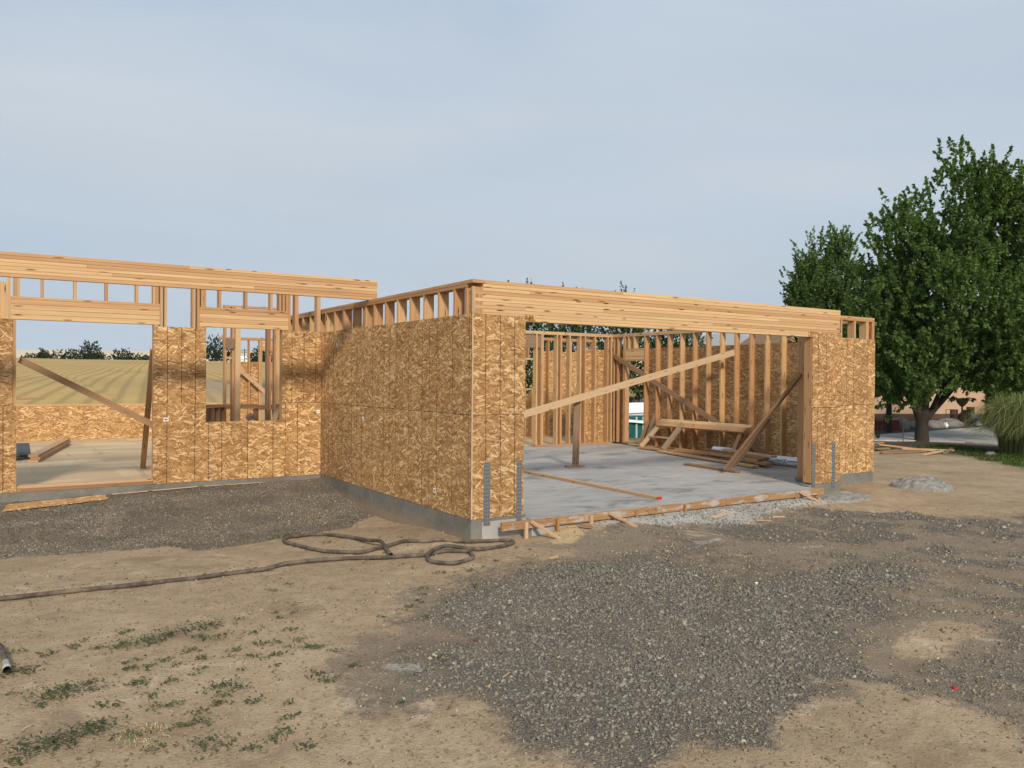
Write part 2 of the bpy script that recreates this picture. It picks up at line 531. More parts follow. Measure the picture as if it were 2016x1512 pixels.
def bar(name, p0, p1, w, t, mat, parent=None, side=None, cut0=None, **k):
    """board between two points: w across 'side', t across the other"""
    p0, p1 = Vector(p0), Vector(p1)
    d = p1 - p0
    L_ = d.length
    d.normalize()
    s = Vector(side) if side is not None else (Vector((0, 0, 1)).cross(d) if abs(d.z) < 0.95 else Vector((1, 0, 0)))
    s = (s - d * s.dot(d)).normalized()
    n = d.cross(s)
    co = []
    for a in (-0.5, 0.5):
        for b, c in ((-1, -1), (1, -1), (1, 1), (-1, 1)):
            co.append((a * L_, b * w / 2, c * t / 2))
    me = bpy.data.meshes.new(name)
    me.from_pydata(co, [], BOXF)
    me.update()
    ul = me.uv_layers.new(name='UVMap')
    for pl in me.polygons:
        ax = max(range(3), key=lambda i: abs(pl.normal[i]))
        for li in pl.loop_indices:
            p = co[me.loops[li].vertex_index]
            ul.data[li].uv = (p[0], p[1] + p[2] + 0.3 * ax) if ax else (p[1] * 0.15, p[2])
    me.materials.append(mat)
    o = bpy.data.objects.new(name, me)
    mm = Matrix((d, s, n)).transposed().to_4x4()
    mm.translation = (p0 + p1) / 2
    link(o, parent, **k)
    if parent is not None:
        o.matrix_basis = mm
    else:
        o.matrix_world = mm
    return o

def prism_xz(name, poly, y0, y1, mat, parent=None, us=0.0, **k):
    """outline in x,z extruded from y0 to y1 (a cut sheet)"""
    n = len(poly)
    me = bpy.data.meshes.new(name)
    co = [(x, y0, z) for x, z in poly] + [(x, y1, z) for x, z in poly]
    fs = [tuple(range(n)), tuple(range(2 * n - 1, n - 1, -1))] + [(i, i + n, (i + 1) % n + n, (i + 1) % n) for i in range(n)]
    me.from_pydata(co, [], fs)
    me.update()
    ul = me.uv_layers.new(name='UVMap')
    for pl in me.polygons:
        for li in pl.loop_indices:
            p = co[me.loops[li].vertex_index]
            ul.data[li].uv = (p[0] - us, p[2])
    me.materials.append(mat)
    o = bpy.data.objects.new(name, me)
    return link(o, parent, **k)

def tube(name, pts, rad, mat, parent=None, seg=8, sub=6, **k):
    """round tube through points (Catmull-Rom); rad scalar or per point"""
    P_ = [np.array(p, float) for p in pts]
    R_ = [rad] * len(P_) if np.isscalar(rad) else list(rad)
    path, rr = [], []
    for i in range(len(P_) - 1):
        a, b, c, d = P_[max(i - 1, 0)], P_[i], P_[i + 1], P_[min(i + 2, len(P_) - 1)]
        for j in range(sub):
            t = j / sub
            path.append(0.5 * (2 * b + (c - a) * t + (2 * a - 5 * b + 4 * c - d) * t * t + (3 * b - a - 3 * c + d) * t ** 3))
            rr.append(R_[i] * (1 - t) + R_[i + 1] * t)
    path.append(P_[-1]); rr.append(R_[-1])
    V, F = ring_tube(np.array(path), np.array(rr), seg)
    return mesh_np(name, V, F, mat, parent, True, **k)

def ring_tube(path, rr, seg):
    n = len(path)
    tg = np.gradient(path, axis=0)
    tg /= np.linalg.norm(tg, axis=1)[:, None] + 1e-9
    ref = np.array([0.13, 0.07, 1.0]) if abs(tg[0][2]) < 0.8 else np.array([1.0, 0.1, 0.0])
    s = np.cross(np.tile(ref, (n, 1)), tg)
    s /= np.linalg.norm(s, axis=1)[:, None] + 1e-9
    u = np.cross(tg, s)
    a = np.arange(seg) * 2 * math.pi / seg
    V = (path[:, None] + rr[:, None, None] * (np.cos(a)[None, :, None] * s[:, None] + np.sin(a)[None, :, None] * u[:, None])).reshape(-1, 3)
    i = np.arange(n - 1)[:, None]; j = np.arange(seg)[None]
    F = np.stack([i * seg + j, i * seg + (j + 1) % seg, (i + 1) * seg + (j + 1) % seg, (i + 1) * seg + j], -1).reshape(-1, 4)
    return V, F

def lathe(name, prof, mat, parent=None, loc=(0, 0, 0), seg=20, **k):
    """profile [(r,z)] turned about z"""
    a = np.arange(seg) * 2 * math.pi / seg
    V = np.array([[(r * math.cos(t), r * math.sin(t), z) for t in a] for r, z in prof]).reshape(-1, 3) + np.array(loc)
    n = len(prof)
    i = np.arange(n - 1)[:, None]; j = np.arange(seg)[None]
    F = np.stack([i * seg + j, i * seg + (j + 1) % seg, (i + 1) * seg + (j + 1) % seg, (i + 1) * seg + j], -1).reshape(-1, 4)
    return mesh_np(name, V, F, mat, parent, True, **k)

# ------------------------------------------------------------------ numpy noise and masks
_tab = np.random.default_rng(5).random((256, 256))
def vnoise(x, y):
    xi, yi = np.floor(x).astype(int), np.floor(y).astype(int)
    fx, fy = x - xi, y - yi
    fx, fy = fx * fx * (3 - 2 * fx), fy * fy * (3 - 2 * fy)
    g = lambda a, b: _tab[a & 255, b & 255]
    return (g(xi, yi) * (1 - fx) + g(xi + 1, yi) * fx) * (1 - fy) + (g(xi, yi + 1) * (1 - fx) + g(xi + 1, yi + 1) * fx) * fy
def fbm(x, y, o=4):
    s, a, t = 0, 1, 0
    for i in range(o):
        s = s + a * vnoise(x * 2 ** i + 17.3 * i, y * 2 ** i + 5.1 * i); t += a; a *= 0.5
    return s / t
def sm(t, a, b):
    t = np.clip((t - a) / (b - a), 0, 1)
    return t * t * (3 - 2 * t)
def poly_dist(x, y, poly):
    """signed distance, positive inside"""
    P_ = np.array(poly, float)
    inside = np.zeros(x.shape, bool)
    dm = np.full(x.shape, 1e9)
    for (x0, y0), (x1, y1) in zip(P_, np.roll(P_, -1, 0)):
        dx, dy = x1 - x0, y1 - y0
        t = np.clip(((x - x0) * dx + (y - y0) * dy) / (dx * dx + dy * dy + 1e-12), 0, 1)
        dm = np.minimum(dm, np.hypot(x - x0 - t * dx, y - y0 - t * dy))
        c = ((y0 > y) != (y1 > y)) & (x < dx * (y - y0) / (dy if abs(dy) > 1e-12 else 1e-12) + x0)
        inside ^= c
    return np.where(inside, dm, -dm)

G_MAIN = [(-2.74, -3.52), (-2.41, -3.07), (-1.8, -2.53), (-1.27, -1.74), (-0.64, -1.81), (0.33, -1.45), (1.38, -1.38), (1.5, -2.1), (1.25, -2.75), (2.0, -2.75), (2.86, -3.0), (3.5, -3.5), (2.7, -4.0), (1.9, -4.25), (1.08, -4.3), (0.41, -4.69), (0.15, -4.98), (-0.19, -4.92), (-0.69, -5.1), (-1.09, -5.31), (-1.41, -5.31), (-1.78, -5.14), (-2.14, -4.85), (-2.28, -4.42), (-2.48, -4.03)]
G_MIX = [(1.02, -0.35), (2.75, 0.24), (4.47, -0.04), (6.33, -0.86), (6.88, -1.71), (8.53, -2.67), (6.0, -6.5), (-0.9, -7.0), (-0.43, -5.86), (-0.17, -5.43), (-1.41, -5.37), (-2.19, -5.12), (-2.37, -4.51), (-2.88, -3.66), (-2.79, -2.47), (-1.81, -1.69), (-0.54, -1.18)]
D_DUST = [(1.73, 0.2), (3.33, 0.2), (5.17, 0.2), (7.64, 0.2), (7.03, -0.4), (5.0, -0.6), (3.44, -1.03), (2.53, -0.49), (1.64, -0.35)]
D_W = [[(6.95, 0.29), (7.47, -0.02), (6.72, -0.52), (6.14, -0.3)], [(0.31, -3.26), (0.58, -3.51), (0.45, -3.68), (0.1, -3.51)],
       [(-2.45, -3.04), (-2.2, -3.31), (-2.27, -3.43), (-2.52, -3.2)], [(2.2, -1.1), (2.9, -1.2), (2.7, -1.7), (2.0, -1.6)]]
D_TAN = [(0.41, -4.69), (1.09, -4.46), (1.72, -4.46), (2.19, -4.74), (1.61, -5.06), (0.99, -5.05), (0.55, -5.01), (0.18, -4.99)]
D_TAN2 = [(-0.69, -5.12), (-0.11, -5.18), (0.08, -5.6), (0.0, -6.1), (0.6, -7.5), (-2.0, -7.5), (-1.5, -5.6)]
SAW = [(1.09, 0.0), (1.46, 0.0), (1.37, -0.48), (0.96, -0.82), (0.66, -0.64)]
G_WING = [(-8.83, 6.54), (-4.59, 6.25), (-2.43, 6.5), (0.61, 6.8), (0.3, 2.9), (-0.19, 2.62), (-0.6, 2.03), (-1.68, 1.64), (-2.22, 1.41), (-2.71, 1.33), (-2.95, 1.98), (-3.38, 2.01), (-4.6, 2.22), (-8.49, 2.39)]
GRASSY = [(15.53, 5.32), (18.3, 5.32), (16.09, 2.32), (14.58, 0.63), (13.8, -1.41), (20.11, 0.86), (19.47, 2.84), (19.2, 3.88), (19.96, 5.47), (17.6, 5.69)]
MULCH = [(18.95, 7.58), (20.65, 6.69), (22.54, 2.63), (21.11, 0.86), (17.1, 1.77), (17.16, 3.25), (17.44, 4.82), (16.77, 6.14)]
DRIVE = [(17.72, 8.41), (20.84, 6.55), (21.5, 5.5), (21.1, 3.57), (22.6, 0.56), (39.19, -4.0), (42.0, 5.8), (36.61, 8.76), (32.5, 9.88), (29.22, 9.5), (24.64, 9.02), (21.87, 8.91), (19.37, 9.62)]

def gheight(x, y):
    x = np.asarray(x, float); y = np.asarray(y, float)
    z = np.full(np.broadcast(x, y).shape, -0.26)
    # bank of gravel against the wing, sinking to a toe beside the garage wall
    prof = np.interp(y, [0, 0.84, 2.05, 2.6, 3.15, 3.74, 4.29, 4.88, 5.1], [-0.24, -0.275, -0.35, -0.37, -0.365, -0.27, -0.185, -0.10, -0.065])
    left = np.interp(x, [-5, -2.6, 0], [0.075, 0.035, 0.0])
    wz = prof - left * sm(y, 3.5, 5.1) + 0.05 * sm(-x, 1.5, 4.0) * sm(y, 1.4, 3.2) * (1 - sm(y, 3.4, 4.6))
    z = np.where(y > 0, z + (wz - z) * sm(-x, -0.4, -0.05), z)
    z = z + 0.035 * sm(x, 0.2, 1.2) * sm(y, -1.5, -0.1) * (1 - sm(x, 6.0, 9.0))
    z = z + 0.070 * sm(x, 0.85, 1.5) * (1 - sm(x, 5.6, 6.6)) * sm(y, -0.75, -0.17)
    z = z + 0.055 * sm(x, 6.2, 7.2) * (1 - sm(x, 9.2, 11)) * sm(y, -1.2, 0.3)
    z = z - 0.05 * sm(x, 9.0, 14.0)
    d = np.hypot(x - SITE[0], y - SITE[1])
    az = np.degrees(np.arctan2(x - SITE[0], y - SITE[1]))
    w = (1 - 0.75 * sm(az, 27, 45)) * sm(y, 16, 34)
    rise = np.interp(d, [0, 25, 60, 120, 200, 265, 330, 600, 4000], [0, 0, 1.1, 2.75, 5.0, 6.75, 6.2, 4.0, 3.0])
    z = z + w * (rise + np.where(d > 40, 0.45 * (fbm(x / 60, y / 60, 2) - 0.5), 0))
    near = 1 - sm(d, 25, 40)
    z = z + near * (0.030 * (fbm(x * 0.9, y * 0.9, 3) - 0.5) + 0.026 * (fbm(x * 4.1 + 9, y * 4.1, 3) - 0.5) + 0.011 * (fbm(x * 15, y * 15 + 3, 2) - 0.5))
    # the gravel lies a little below the lip of bare dirt in front of it
    lip = (x < 0.3) & (y > 1.0) & (y < 4.0) & (x > -9)
    if np.any(lip):
        z = z - np.where(lip, 0.055 * sm(poly_dist(x, y, G_WING), 0.0, 0.10) * (1 - sm(y, 2.7, 3.6)) * sm(-x, 0.5, 1.2), 0)
    return z

def gravel_density(x, y):
    n = fbm(x * 1.3 + 3, y * 1.3, 4) - 0.5
    a = sm(poly_dist(x, y, G_MAIN) + 1.1 * n, -0.45, 0.60)
    b = (0.50 + 0.22 * sm(x, 2.5, 5.0)) * sm(poly_dist(x, y, G_MIX) + 1.6 * n, -0.6, 0.7) * (0.40 + 0.60 * sm(fbm(x * 2.6, y * 2.6 + 8, 4), 0.30, 0.62))
    c = 0.95 * sm(poly_dist(x, y, G_WING) + 0.35 * n, -0.06, 0.12)
    t = np.maximum(sm(poly_dist(x, y, D_TAN) + 0.35 * n, -0.02, 0.15), sm(poly_dist(x, y, D_TAN2) + 0.6 * n, -0.15, 0.25))
    tail = 0.22 * sm(poly_dist(x, y, G_MAIN) + 1.5 * n, -1.5, 0.1) * sm(fbm(x * 5.3 + 1, y * 5.3, 3), 0.40, 0.66)
    a = np.maximum(a * (0.72 + 0.28 * sm(fbm(x * 3.1 + 6, y * 3.1, 3), 0.35, 0.6)), tail)
    return np.clip(np.maximum(np.maximum(a, b) * (1 - t), c), 0, 1)

def axis_coords(lo, hi, step, far):
    a = list(np.arange(lo, hi + 1e-6, step))
    s, v = step, lo
    while v > -far:
        s *= 1.13; v -= s; a.insert(0, v)
    s, v = step, hi
    while v < far:
        s *= 1.13; v += s; a.append(v)
    return np.array(a)
gx = axis_coords(-6.0, 10.5, 0.05, 3500)
gy = axis_coords(-6.6, 5.3, 0.05, 3500)
X, Y = np.meshgrid(gx, gy)
Z = gheight(X, Y)
nx, ny = len(gx), len(gy)
i, j = np.meshgrid(np.arange(nx - 1), np.arange(ny - 1))
k0 = (j * nx + i).ravel()
F = np.stack([k0, k0 + 1, k0 + nx + 1, k0 + nx], 1)
gd = gravel_density(X, Y)
nn = fbm(X * 2 + 5, Y * 2, 4) - 0.5
dust = 1.1 * sm(poly_dist(X, Y, D_DUST) + 0.6 * nn, -0.15, 0.25)
for q in D_W:
    dust = np.maximum(dust, 0.75 * sm(poly_dist(X, Y, q) + 0.35 * nn, -0.02, 0.15))
saw = sm(poly_dist(X, Y, SAW) + 0.3 * nn, -0.05, 0.2)
dd = np.hypot(X - SITE[0], Y - SITE[1])
field = sm(Y, 14.5, 16.5) * (1 - sm(X, 3, 9) * (1 - sm(dd, 60, 90))) * (1 - sm(X, 40, 60) * (1 - sm(Y, 60, 90)))
field = np.maximum(field, sm(dd, 70, 110))
gn = fbm(X * 0.9, Y * 0.9, 3) - 0.5
grass = np.maximum(sm(poly_dist(X, Y, GRASSY) + 0.8 * gn, -0.2, 0.3), sm(X, 9.5, 11) * sm(Y, 10, 12) * (1 - field))
mulch = sm(poly_dist(X, Y, MULCH) + 0.4 * gn, -0.3, 0.2)
mulch = np.maximum(mulch, sm(X, 19, 21) * sm(Y, 8.0, 9.5) * (1 - sm(Y, 40, 50)) * (1 - field))

packed = sm(poly_dist(X, Y, G_MIX) + 1.2 * nn, -0.1, 0.7) * (1 - 0.9 * sm(poly_dist(X, Y, D_TAN2) + 0.6 * nn, -0.1, 0.3)) * (1 - 0.9 * sm(poly_dist(X, Y, D_TAN) + 0.4 * nn, -0.05, 0.2))
grass = grass * (1 - 0.8 * sm(mulch, 0.35, 0.7))

def make_ground():
    t = NT('dirt_and_field')
    p = t.geo()
    g = t.attr('gravel').outputs['Fac']
    # dirt
    a = t.noise(p, 0.9, 6, 0.62, 0.3)
    b = t.noise(p, 7.5, 6, 0.65)
    c = t.noise(p, 46, 4, 0.6)
    k = t.math('ADD', t.math('ADD', t.math('MULTIPLY', a, 0.45), t.math('MULTIPLY', b, 0.35)), t.math('MULTIPLY', c, 0.20))
    dirt = t.ramp(k, [(0.30, (0.185, 0.132, 0.082)), (0.42, (0.290, 0.212, 0.132)), (0.53, (0.365, 0.274, 0.174)), (0.68, (0.465, 0.363, 0.245))])
    e_ = t.noise(p, 240, 3, 0.6)
    dirt = t.mix(1.0, dirt, t.ramp(e_, [(0.32, 0.74), (0.68, 1.26)]), 'MULTIPLY')
    dk = t.vor(t.map(p, (1, 1, 0)), 30, '2D')
    dc = t.n('ShaderNodeSeparateColor'); t.l(dk.outputs['Color'], dc.inputs[0])
    dm = t.math('MULTIPLY', t.math('GREATER_THAN', dc.outputs[0], 0.90), t.math('LESS_THAN', dk.outputs['Distance'], 0.30))
    dirt = t.mix(t.math('MULTIPLY', dm, 0.55), dirt, (0.17, 0.125, 0.085))
    # compacted brown-grey drive surface with fines and pale crust
    pk = t.attr('packed').outputs['Fac']
    fine = t.vor(p, 130, '3D')
    fcl = t.n('ShaderNodeSeparateColor'); t.l(fine.outputs['Color'], fcl.inputs[0])
    pck = t.mix(fcl.outputs[0], t.mix(b, (0.132, 0.098, 0.066), (0.192, 0.15, 0.104)), t.mix(b, (0.236, 0.19, 0.136), (0.30, 0.246, 0.178)))
    pn = t.noise(t.map(p, (1, 1, 1), (0, 0, 0.4), (5, 3, 0)), 1.1, 6, 0.68, 0.4)
    dirt = t.mix(t.math('MULTIPLY', t.sstep(t.math('ADD', pk, t.math('MULTIPLY', t.math('ADD', t.math('SUBTRACT', pn, 0.5), t.math('MULTIPLY', t.math('SUBTRACT', t.noise(p, 13, 6, 0.75), 0.5), 1.5)), 1.2)), 0.30, 0.56), 0.92), dirt, pck)
    dirt = t.mix(t.math('MULTIPLY', t.sstep(t.noise(p, 1.7, 7, 0.72, 0.8), 0.585, 0.66), 0.5), dirt, (0.52, 0.43, 0.315))
    dirt = t.mix(t.math('MULTIPLY', t.sstep(t.noise(t.map(p, (1, 1, 1), (0, 0, 0), (9, 4, 0)), 1.3, 6, 0.66, 0.6), 0.55, 0.68), 0.5), dirt, (0.195, 0.135, 0.085))
    # gravel bed below the loose stones
    v = t.vor(p, 75, '3D')
    vc = t.n('ShaderNodeSeparateColor'); t.l(v.outputs['Color'], vc.inputs[0])
    grav = t.ramp(vc.outputs[0], [(0.0, (0.105, 0.098, 0.085)), (0.5, (0.18, 0.168, 0.144)), (0.85, (0.25, 0.232, 0.20)), (1.0, (0.34, 0.315, 0.27))])
    grav = t.mix(t.sstep(v.outputs['Distance'], 0.25, 0.65), grav, (0.12, 0.10, 0.078))
    brk = t.math('MULTIPLY', t.math('SUBTRACT', t.noise(p, 11, 5, 0.7), 0.5), 0.9)
    grav = t.mix(t.math('MULTIPLY', t.sstep(t.noise(p, 1.9, 5, 0.65, 0.5), 0.48, 0.66), 0.55), grav, (0.27, 0.215, 0.15))
    gm = t.sstep(t.math('ADD', g, brk), 0.28, 0.62)
    mixd = t.mix(t.math('MULTIPLY', gm, 0.92), dirt, grav)
    # concrete dust and sawdust spilled along the slab edge
    du = t.attr('dust').outputs['Fac']
    dmk = t.sstep(t.math('ADD', du, t.math('MULTIPLY', t.math('SUBTRACT', t.noise(p, 16, 6, 0.75), 0.5), 1.3)), 0.35, 0.85)
    mixd = t.mix(t.math('MULTIPLY', dmk, 0.8), mixd, (0.44, 0.425, 0.39))
    sa = t.attr('saw').outputs['Fac']
    smk = t.sstep(t.math('ADD', sa, t.math('MULTIPLY', t.math('SUBTRACT', t.noise(p, 22, 5, 0.7), 0.5), 1.2)), 0.4, 0.8)
    mixd = t.mix(t.math('MULTIPLY', smk, 0.85), mixd, (0.50, 0.375, 0.20))
    # mulch and lawn soil
    mixd = t.mix(t.attr('mulch').outputs['Fac'], mixd, t.mix(c, (0.03, 0.027, 0.023), (0.10, 0.088, 0.075)))
    mixd = t.mix(t.math('MULTIPLY', t.attr('grass').outputs['Fac'], 0.85), mixd, t.mix(b, (0.06, 0.085, 0.03), (0.15, 0.15, 0.065)))
    # mown stubble with curving windrows
    s = t.sep(p)
    wv = t.math('ADD', t.math('ADD', t.math('MULTIPLY', s[1], -0.14), t.math('MULTIPLY', s[0], 0.90)),
                t.math('MULTIPLY', t.noise(t.map(p, (1, 1, 0)), 0.006, 2), 2.6))
    wv = t.math('ADD', wv, t.math('MULTIPLY', t.noise(t.map(p, (1, 1, 0)), 0.3, 4), 0.16))
    st = t.math('PINGPONG', wv, 0.5)
    fn = t.noise(t.map(p, (1, 1, 0)), 0.9, 5, 0.7)
    fl = t.mix(fn, (0.42, 0.275, 0.09), (0.56, 0.39, 0.15))
    fl = t.mix(t.math('MULTIPLY', t.sstep(st, 0.20, 0.48), 0.45), fl, (0.19, 0.145, 0.065))
    fl = t.mix(t.math('MULTIPLY', t.sstep(t.noise(t.map(p, (1, 1, 0)), 0.03, 3), 0.45, 0.65), 0.35), fl, (0.20, 0.175, 0.085))
    col = t.mix(t.attr('field').outputs['Fac'], mixd, fl)
    t.color(col)
    t.rough(0.95)
    h = t.math('ADD', t.math('MULTIPLY', b, 0.5), t.math('ADD', t.math('MULTIPLY', c, 0.5), t.math('MULTIPLY', t.math('MULTIPLY', gm, t.math('SUBTRACT', 1.0, v.outputs['Distance'])), 0.7)))
    t.bump(h, 0.95, 0.022)
    return t.m
MGROUND = make_ground()
mesh_np('ground', np.stack([X.ravel(), Y.ravel(), Z.ravel()], 1), F, MGROUND, None, True,
        {'gravel': gd.ravel(), 'dust': dust.ravel(), 'saw': saw.ravel(), 'field': field.ravel(), 'grass': grass.ravel(), 'mulch': mulch.ravel(), 'packed': packed.ravel()}, kind='structure')

# ------------------------------------------------------------------ loose stones
def stones(name, pts, size, tone, label, mat):
    n = len(pts)
    c = np.array([(x, y, z) for z in (-1, 1) for x, y in ((-1, -1), (1, -1), (1, 1), (-1, 1))], float)
    c = c[None] + RNG.uniform(-0.55, 0.55, (n, 8, 3))
    c *= RNG.uniform(0.55, 1.15, (n, 1, 3)) * np.array([1, 1, 0.5])
    q = RNG.normal(size=(n, 4)); q[:, 1:3] *= 0.35; q /= np.linalg.norm(q, axis=1)[:, None]
    w, x, y, z = q.T
    R_ = np.stack([1 - 2 * (y * y + z * z), 2 * (x * y - w * z), 2 * (x * z + w * y), 2 * (x * y + w * z), 1 - 2 * (x * x + z * z), 2 * (y * z - w * x),
                   2 * (x * z - w * y), 2 * (y * z + w * x), 1 - 2 * (x * x + y * y)], -1).reshape(n, 3, 3)
    V = np.einsum('nij,nkj->nki', R_, c) * (size / 2)[:, None, None] + pts[:, None]
    F_ = (np.array(BOXF)[None] + 8 * np.arange(n)[:, None, None]).reshape(-1, 4)
    mesh_np(name, V.reshape(-1, 3), F_, mat, None, False, {'tint': np.repeat(tone, 8, 0)}, label=label, cat='gravel', kind='stuff')
ts = NT('crushed_stone')
ta = ts.attr('tint').outputs['Color']
ts.color(ts.mix(0.35, ta, ts.mix(1.0, ta, ts.ramp(ts.noise(ts.geo(), 90, 3), [(0.3, 0.5), (0.7, 1.5)]), 'MULTIPLY'))).rough(0.9)
MSTONE = ts.m
def scatter(n, x0, x1, y0, y1, dens):
    x = RNG.uniform(x0, x1, n); y = RNG.uniform(y0, y1, n)
    d = dens(x, y)
    keep = RNG.random(n) < d
    return x[keep], y[keep]
def stone_tones(n):
    g = RNG.choice([0, 1, 2, 3], n, p=[0.36, 0.42, 0.18, 0.04])
    base = np.array([(0.145, 0.137, 0.121), (0.200, 0.187, 0.162), (0.255, 0.235, 0.20), (0.34, 0.312, 0.265)])[g]
    return base * RNG.uniform(0.75, 1.25, (n, 1))
def vis_near(x, y):
    """stones only where their size still shows"""
    return 1.0 - 0.8 * sm(np.hypot(x - SITE[0], y - SITE[1]), 6.5, 11.0)
sx, sy = scatter(260000, -3.4, 8.0, -6.8, 0.3, lambda x, y: gravel_density(x, y) ** 1.5 * vis_near(x, y) * 0.95)
ss = RNG.lognormal(math.log(0.0135), 0.38, len(sx)).clip(0.006, 0.034)
ss *= 0.72 + 0.28 * sm(gravel_density(sx, sy), 0.3, 0.8)
ss *= 1 + 0.5 * sm(np.hypot(sx - SITE[0], sy - SITE[1]), 6, 11)
stones('gravel', np.stack([sx, sy, gheight(sx, sy) + ss * 0.06], 1), ss, stone_tones(len(sx)) * (np.array([1.0, 0.985, 0.93]) + (1 - sm(gravel_density(sx, sy), 0.3, 0.8))[:, None] * np.array([0.25, 0.12, -0.08])),
       'dark grey crushed gravel spread across the foreground drive', MSTONE)
wx, wy = scatter(60000, -6.0, 0.0, 1.2, 5.08, lambda x, y: gravel_density(x, y) * 0.8)
ws = RNG.lognormal(math.log(0.0135), 0.35, len(wx)).clip(0.007, 0.03)
stones('gravel', np.stack([wx, wy, gheight(wx, wy) + ws * 0.05], 1), ws, stone_tones(len(wx)) * (np.array([1.12, 1.03, 0.90]) * (0.74 + 0.32 * sm(fbm(wx * 1.4, wy * 2.4 + 5, 4), 0.42, 0.68))[:, None]),
       'brownish gravel banked against the house wing footing', MSTONE)
cx, cy = scatter(80000, -5.6, 7.0, -6.6, 2.4, lambda x, y: (1 - gravel_density(x, y)) * (0.25 + 0.75 * sm(fbm(x * 1.7, y * 1.7, 3), 0.42, 0.62)) * vis_near(x, y))
cs = RNG.lognormal(math.log(0.0075), 0.5, len(cx)).clip(0.003, 0.03)
ct = np.array([(0.31, 0.235, 0.155)]) * RNG.uniform(0.45, 1.25, (len(cx), 1))
stones('dirt_clods', np.stack([cx, cy, gheight(cx, cy) + cs * 0.12], 1), cs, ct, 'tan crumbs of dry soil lying on the bare dirt', MSTONE)
dx_, dy_ = scatter(3500, 1.4, 7.6, -1.0, 0.0, lambda x, y: sm(poly_dist(x, y, D_DUST) + 0.4 * (fbm(x * 2, y * 2) - 0.5), -0.1, 0.2) * (y < -0.19))
ds = RNG.lognormal(math.log(0.014), 0.5, len(dx_)).clip(0.006, 0.05)
dt = np.array([(0.36, 0.35, 0.325)]) * RNG.uniform(0.45, 1.2, (len(dx_), 1))
stones('concrete_crumbs', np.stack([dx_, dy_, gheight(dx_, dy_) + ds * 0.15], 1), ds, dt, 'pale crumbs of spilled concrete along the slab edge', MSTONE)

# ------------------------------------------------------------------ concrete floor of the garage (sloping slightly to the front)
def slab():
    x0, x1, y0, y1 = 0.155, 8.73, 0.0, 7.97
    zf, zb = -0.040, 0.0
    pts = [(0.78, -0.122), (6.18, -0.122), (6.18, 0.165), (6.855, 0.165), (6.855, 0.755), (x1, 0.755), (x1, y1), (x0, y1), (x0, 0.0), (0.78, 0.0)]
    n = len(pts)
    zt = lambda y: zf + (zb - zf) * min(1, max(0, (y + 0.12) / 7.5))
    V = [(x, y, zt(y)) for x, y in pts] + [(x, y, -0.45) for x, y in pts]
    me = bpy.data.meshes.new('garage_floor')
    me.from_pydata(V, [], [tuple(range(n)), tuple(range(2 * n - 1, n - 1, -1))] + [(a, a + n, (a + 1) % n + n, (a + 1) % n) for a in range(n)])
    me.materials.append(MSLAB)
    link(bpy.data.objects.new('garage_floor', me), kind='structure')
slab()
def slab_z(y):
    return -0.040 + 0.040 * min(1, max(0, (y + 0.12) / 7.5))

# ------------------------------------------------------------------ the house
H = empty('house_under_construction', (0, 0, 0), 'unfinished wood framed house with strand board sheathing on a concrete footing', 'house')
ZS, ZT, ZP = 1.220, 2.406, 2.804
ST = 0.038
D6 = 0.140
T = 0.011
YW = 5.105

def sheet(x0, x1, y0, y1, z0, z1, us=0.0, mat=None):
    o = bx('osb_panel', x0, x1, y0, y1, z0, z1, mat or MOSB, H, long=0 if (x1 - x0) > (y1 - y0) else 1, us=us)
    o.data.materials.append(MEDGE)
    for pl in o.data.polygons:
        if abs(pl.normal.z) > 0.9:
            pl.material_index = 1
    return o
def stud(x0, x1, y0, y1, z0, z1, name='stud', mat=None):
    return bx(name, x0, x1, y0, y1, z0, z1, mat or MWOOD, H, long=2)
def plate(name, x0, x1, y0, y1, z0, z1, mat=None):
    return bx(name, x0, x1, y0, y1, z0, z1, mat or MWOOD, H)

# foundation walls
bx('foundation_wall', 0.004, 0.150, 0.004, YW + 0.0, -0.80, -0.002, MCON, H)
bx('foundation_wall', 0.1505, 0.775, 0.004, 0.150, -0.80, -0.004, MCON, H)
bx('foundation_wall', -9.0, 0.0035, YW + 0.006, YW + 0.15, -0.80, -0.002, MCON, H)
bx('foundation_wall', 6.185, 7.000, 0.004, 0.16, -0.80, -0.006, MCON, H)
bx('foundation_wall', 6.86, 7.000, 0.1605, 0.60, -0.80, -0.006, MCON, H)
bx('foundation_wall', 7.0005, 8.855, 0.604, 0.75, -0.80, -0.002, MCON, H)
bx('foundation_wall', 8.735, 8.856, 0.7505, 8.0, -0.80, -0.003, MCON, H)

# --- garage side wall, plane X = 0
p_side = []
for y0, y1 in ((0.012, 1.268), (1.272, 3.706), (3.710, 5.100)):
    p_side.append(sheet(0.0, T, y0, y1, 0.0, ZS - 0.0045, 0.06))
for y0, y1 in ((0.012, 2.080), (2.083, 4.518), (4.521, 5.100)):
    p_side.append(sheet(0.0, T, y0, y1, ZS + 0.0045, ZT, 0.06))
for k in range(19):
    y = 0.462 + 0.4064 * k
    stud(0.013, 0.013 + D6, y - ST / 2, y + ST / 2, 0.040, 2.727)
stud(0.013, 0.153, 3.215, 3.253, 0.040, 2.727)
stud(0.013, 0.153, 0.154, 0.192, 0.040, 2.7195)
stud(0.013, 0.153, 0.014, 0.052, 0.0, 2.7195)
stud(0.054, 0.153, 0.054, 0.0905, 0.0, 2.34)
plate('bottom_plate', 0.013, 0.153, 0.193, 7.95, 0.001, 0.0390)
plate('top_plate', 0.012, 0.153, 0.150, 4.10, 2.7275, 2.7655)
plate('top_plate', 0.012, 0.153, 4.103, 7.94, 2.7275, 2.7655)
plate('top_plate', 0.008, 0.153, 0.000, 3.05, 2.766, 2.804)
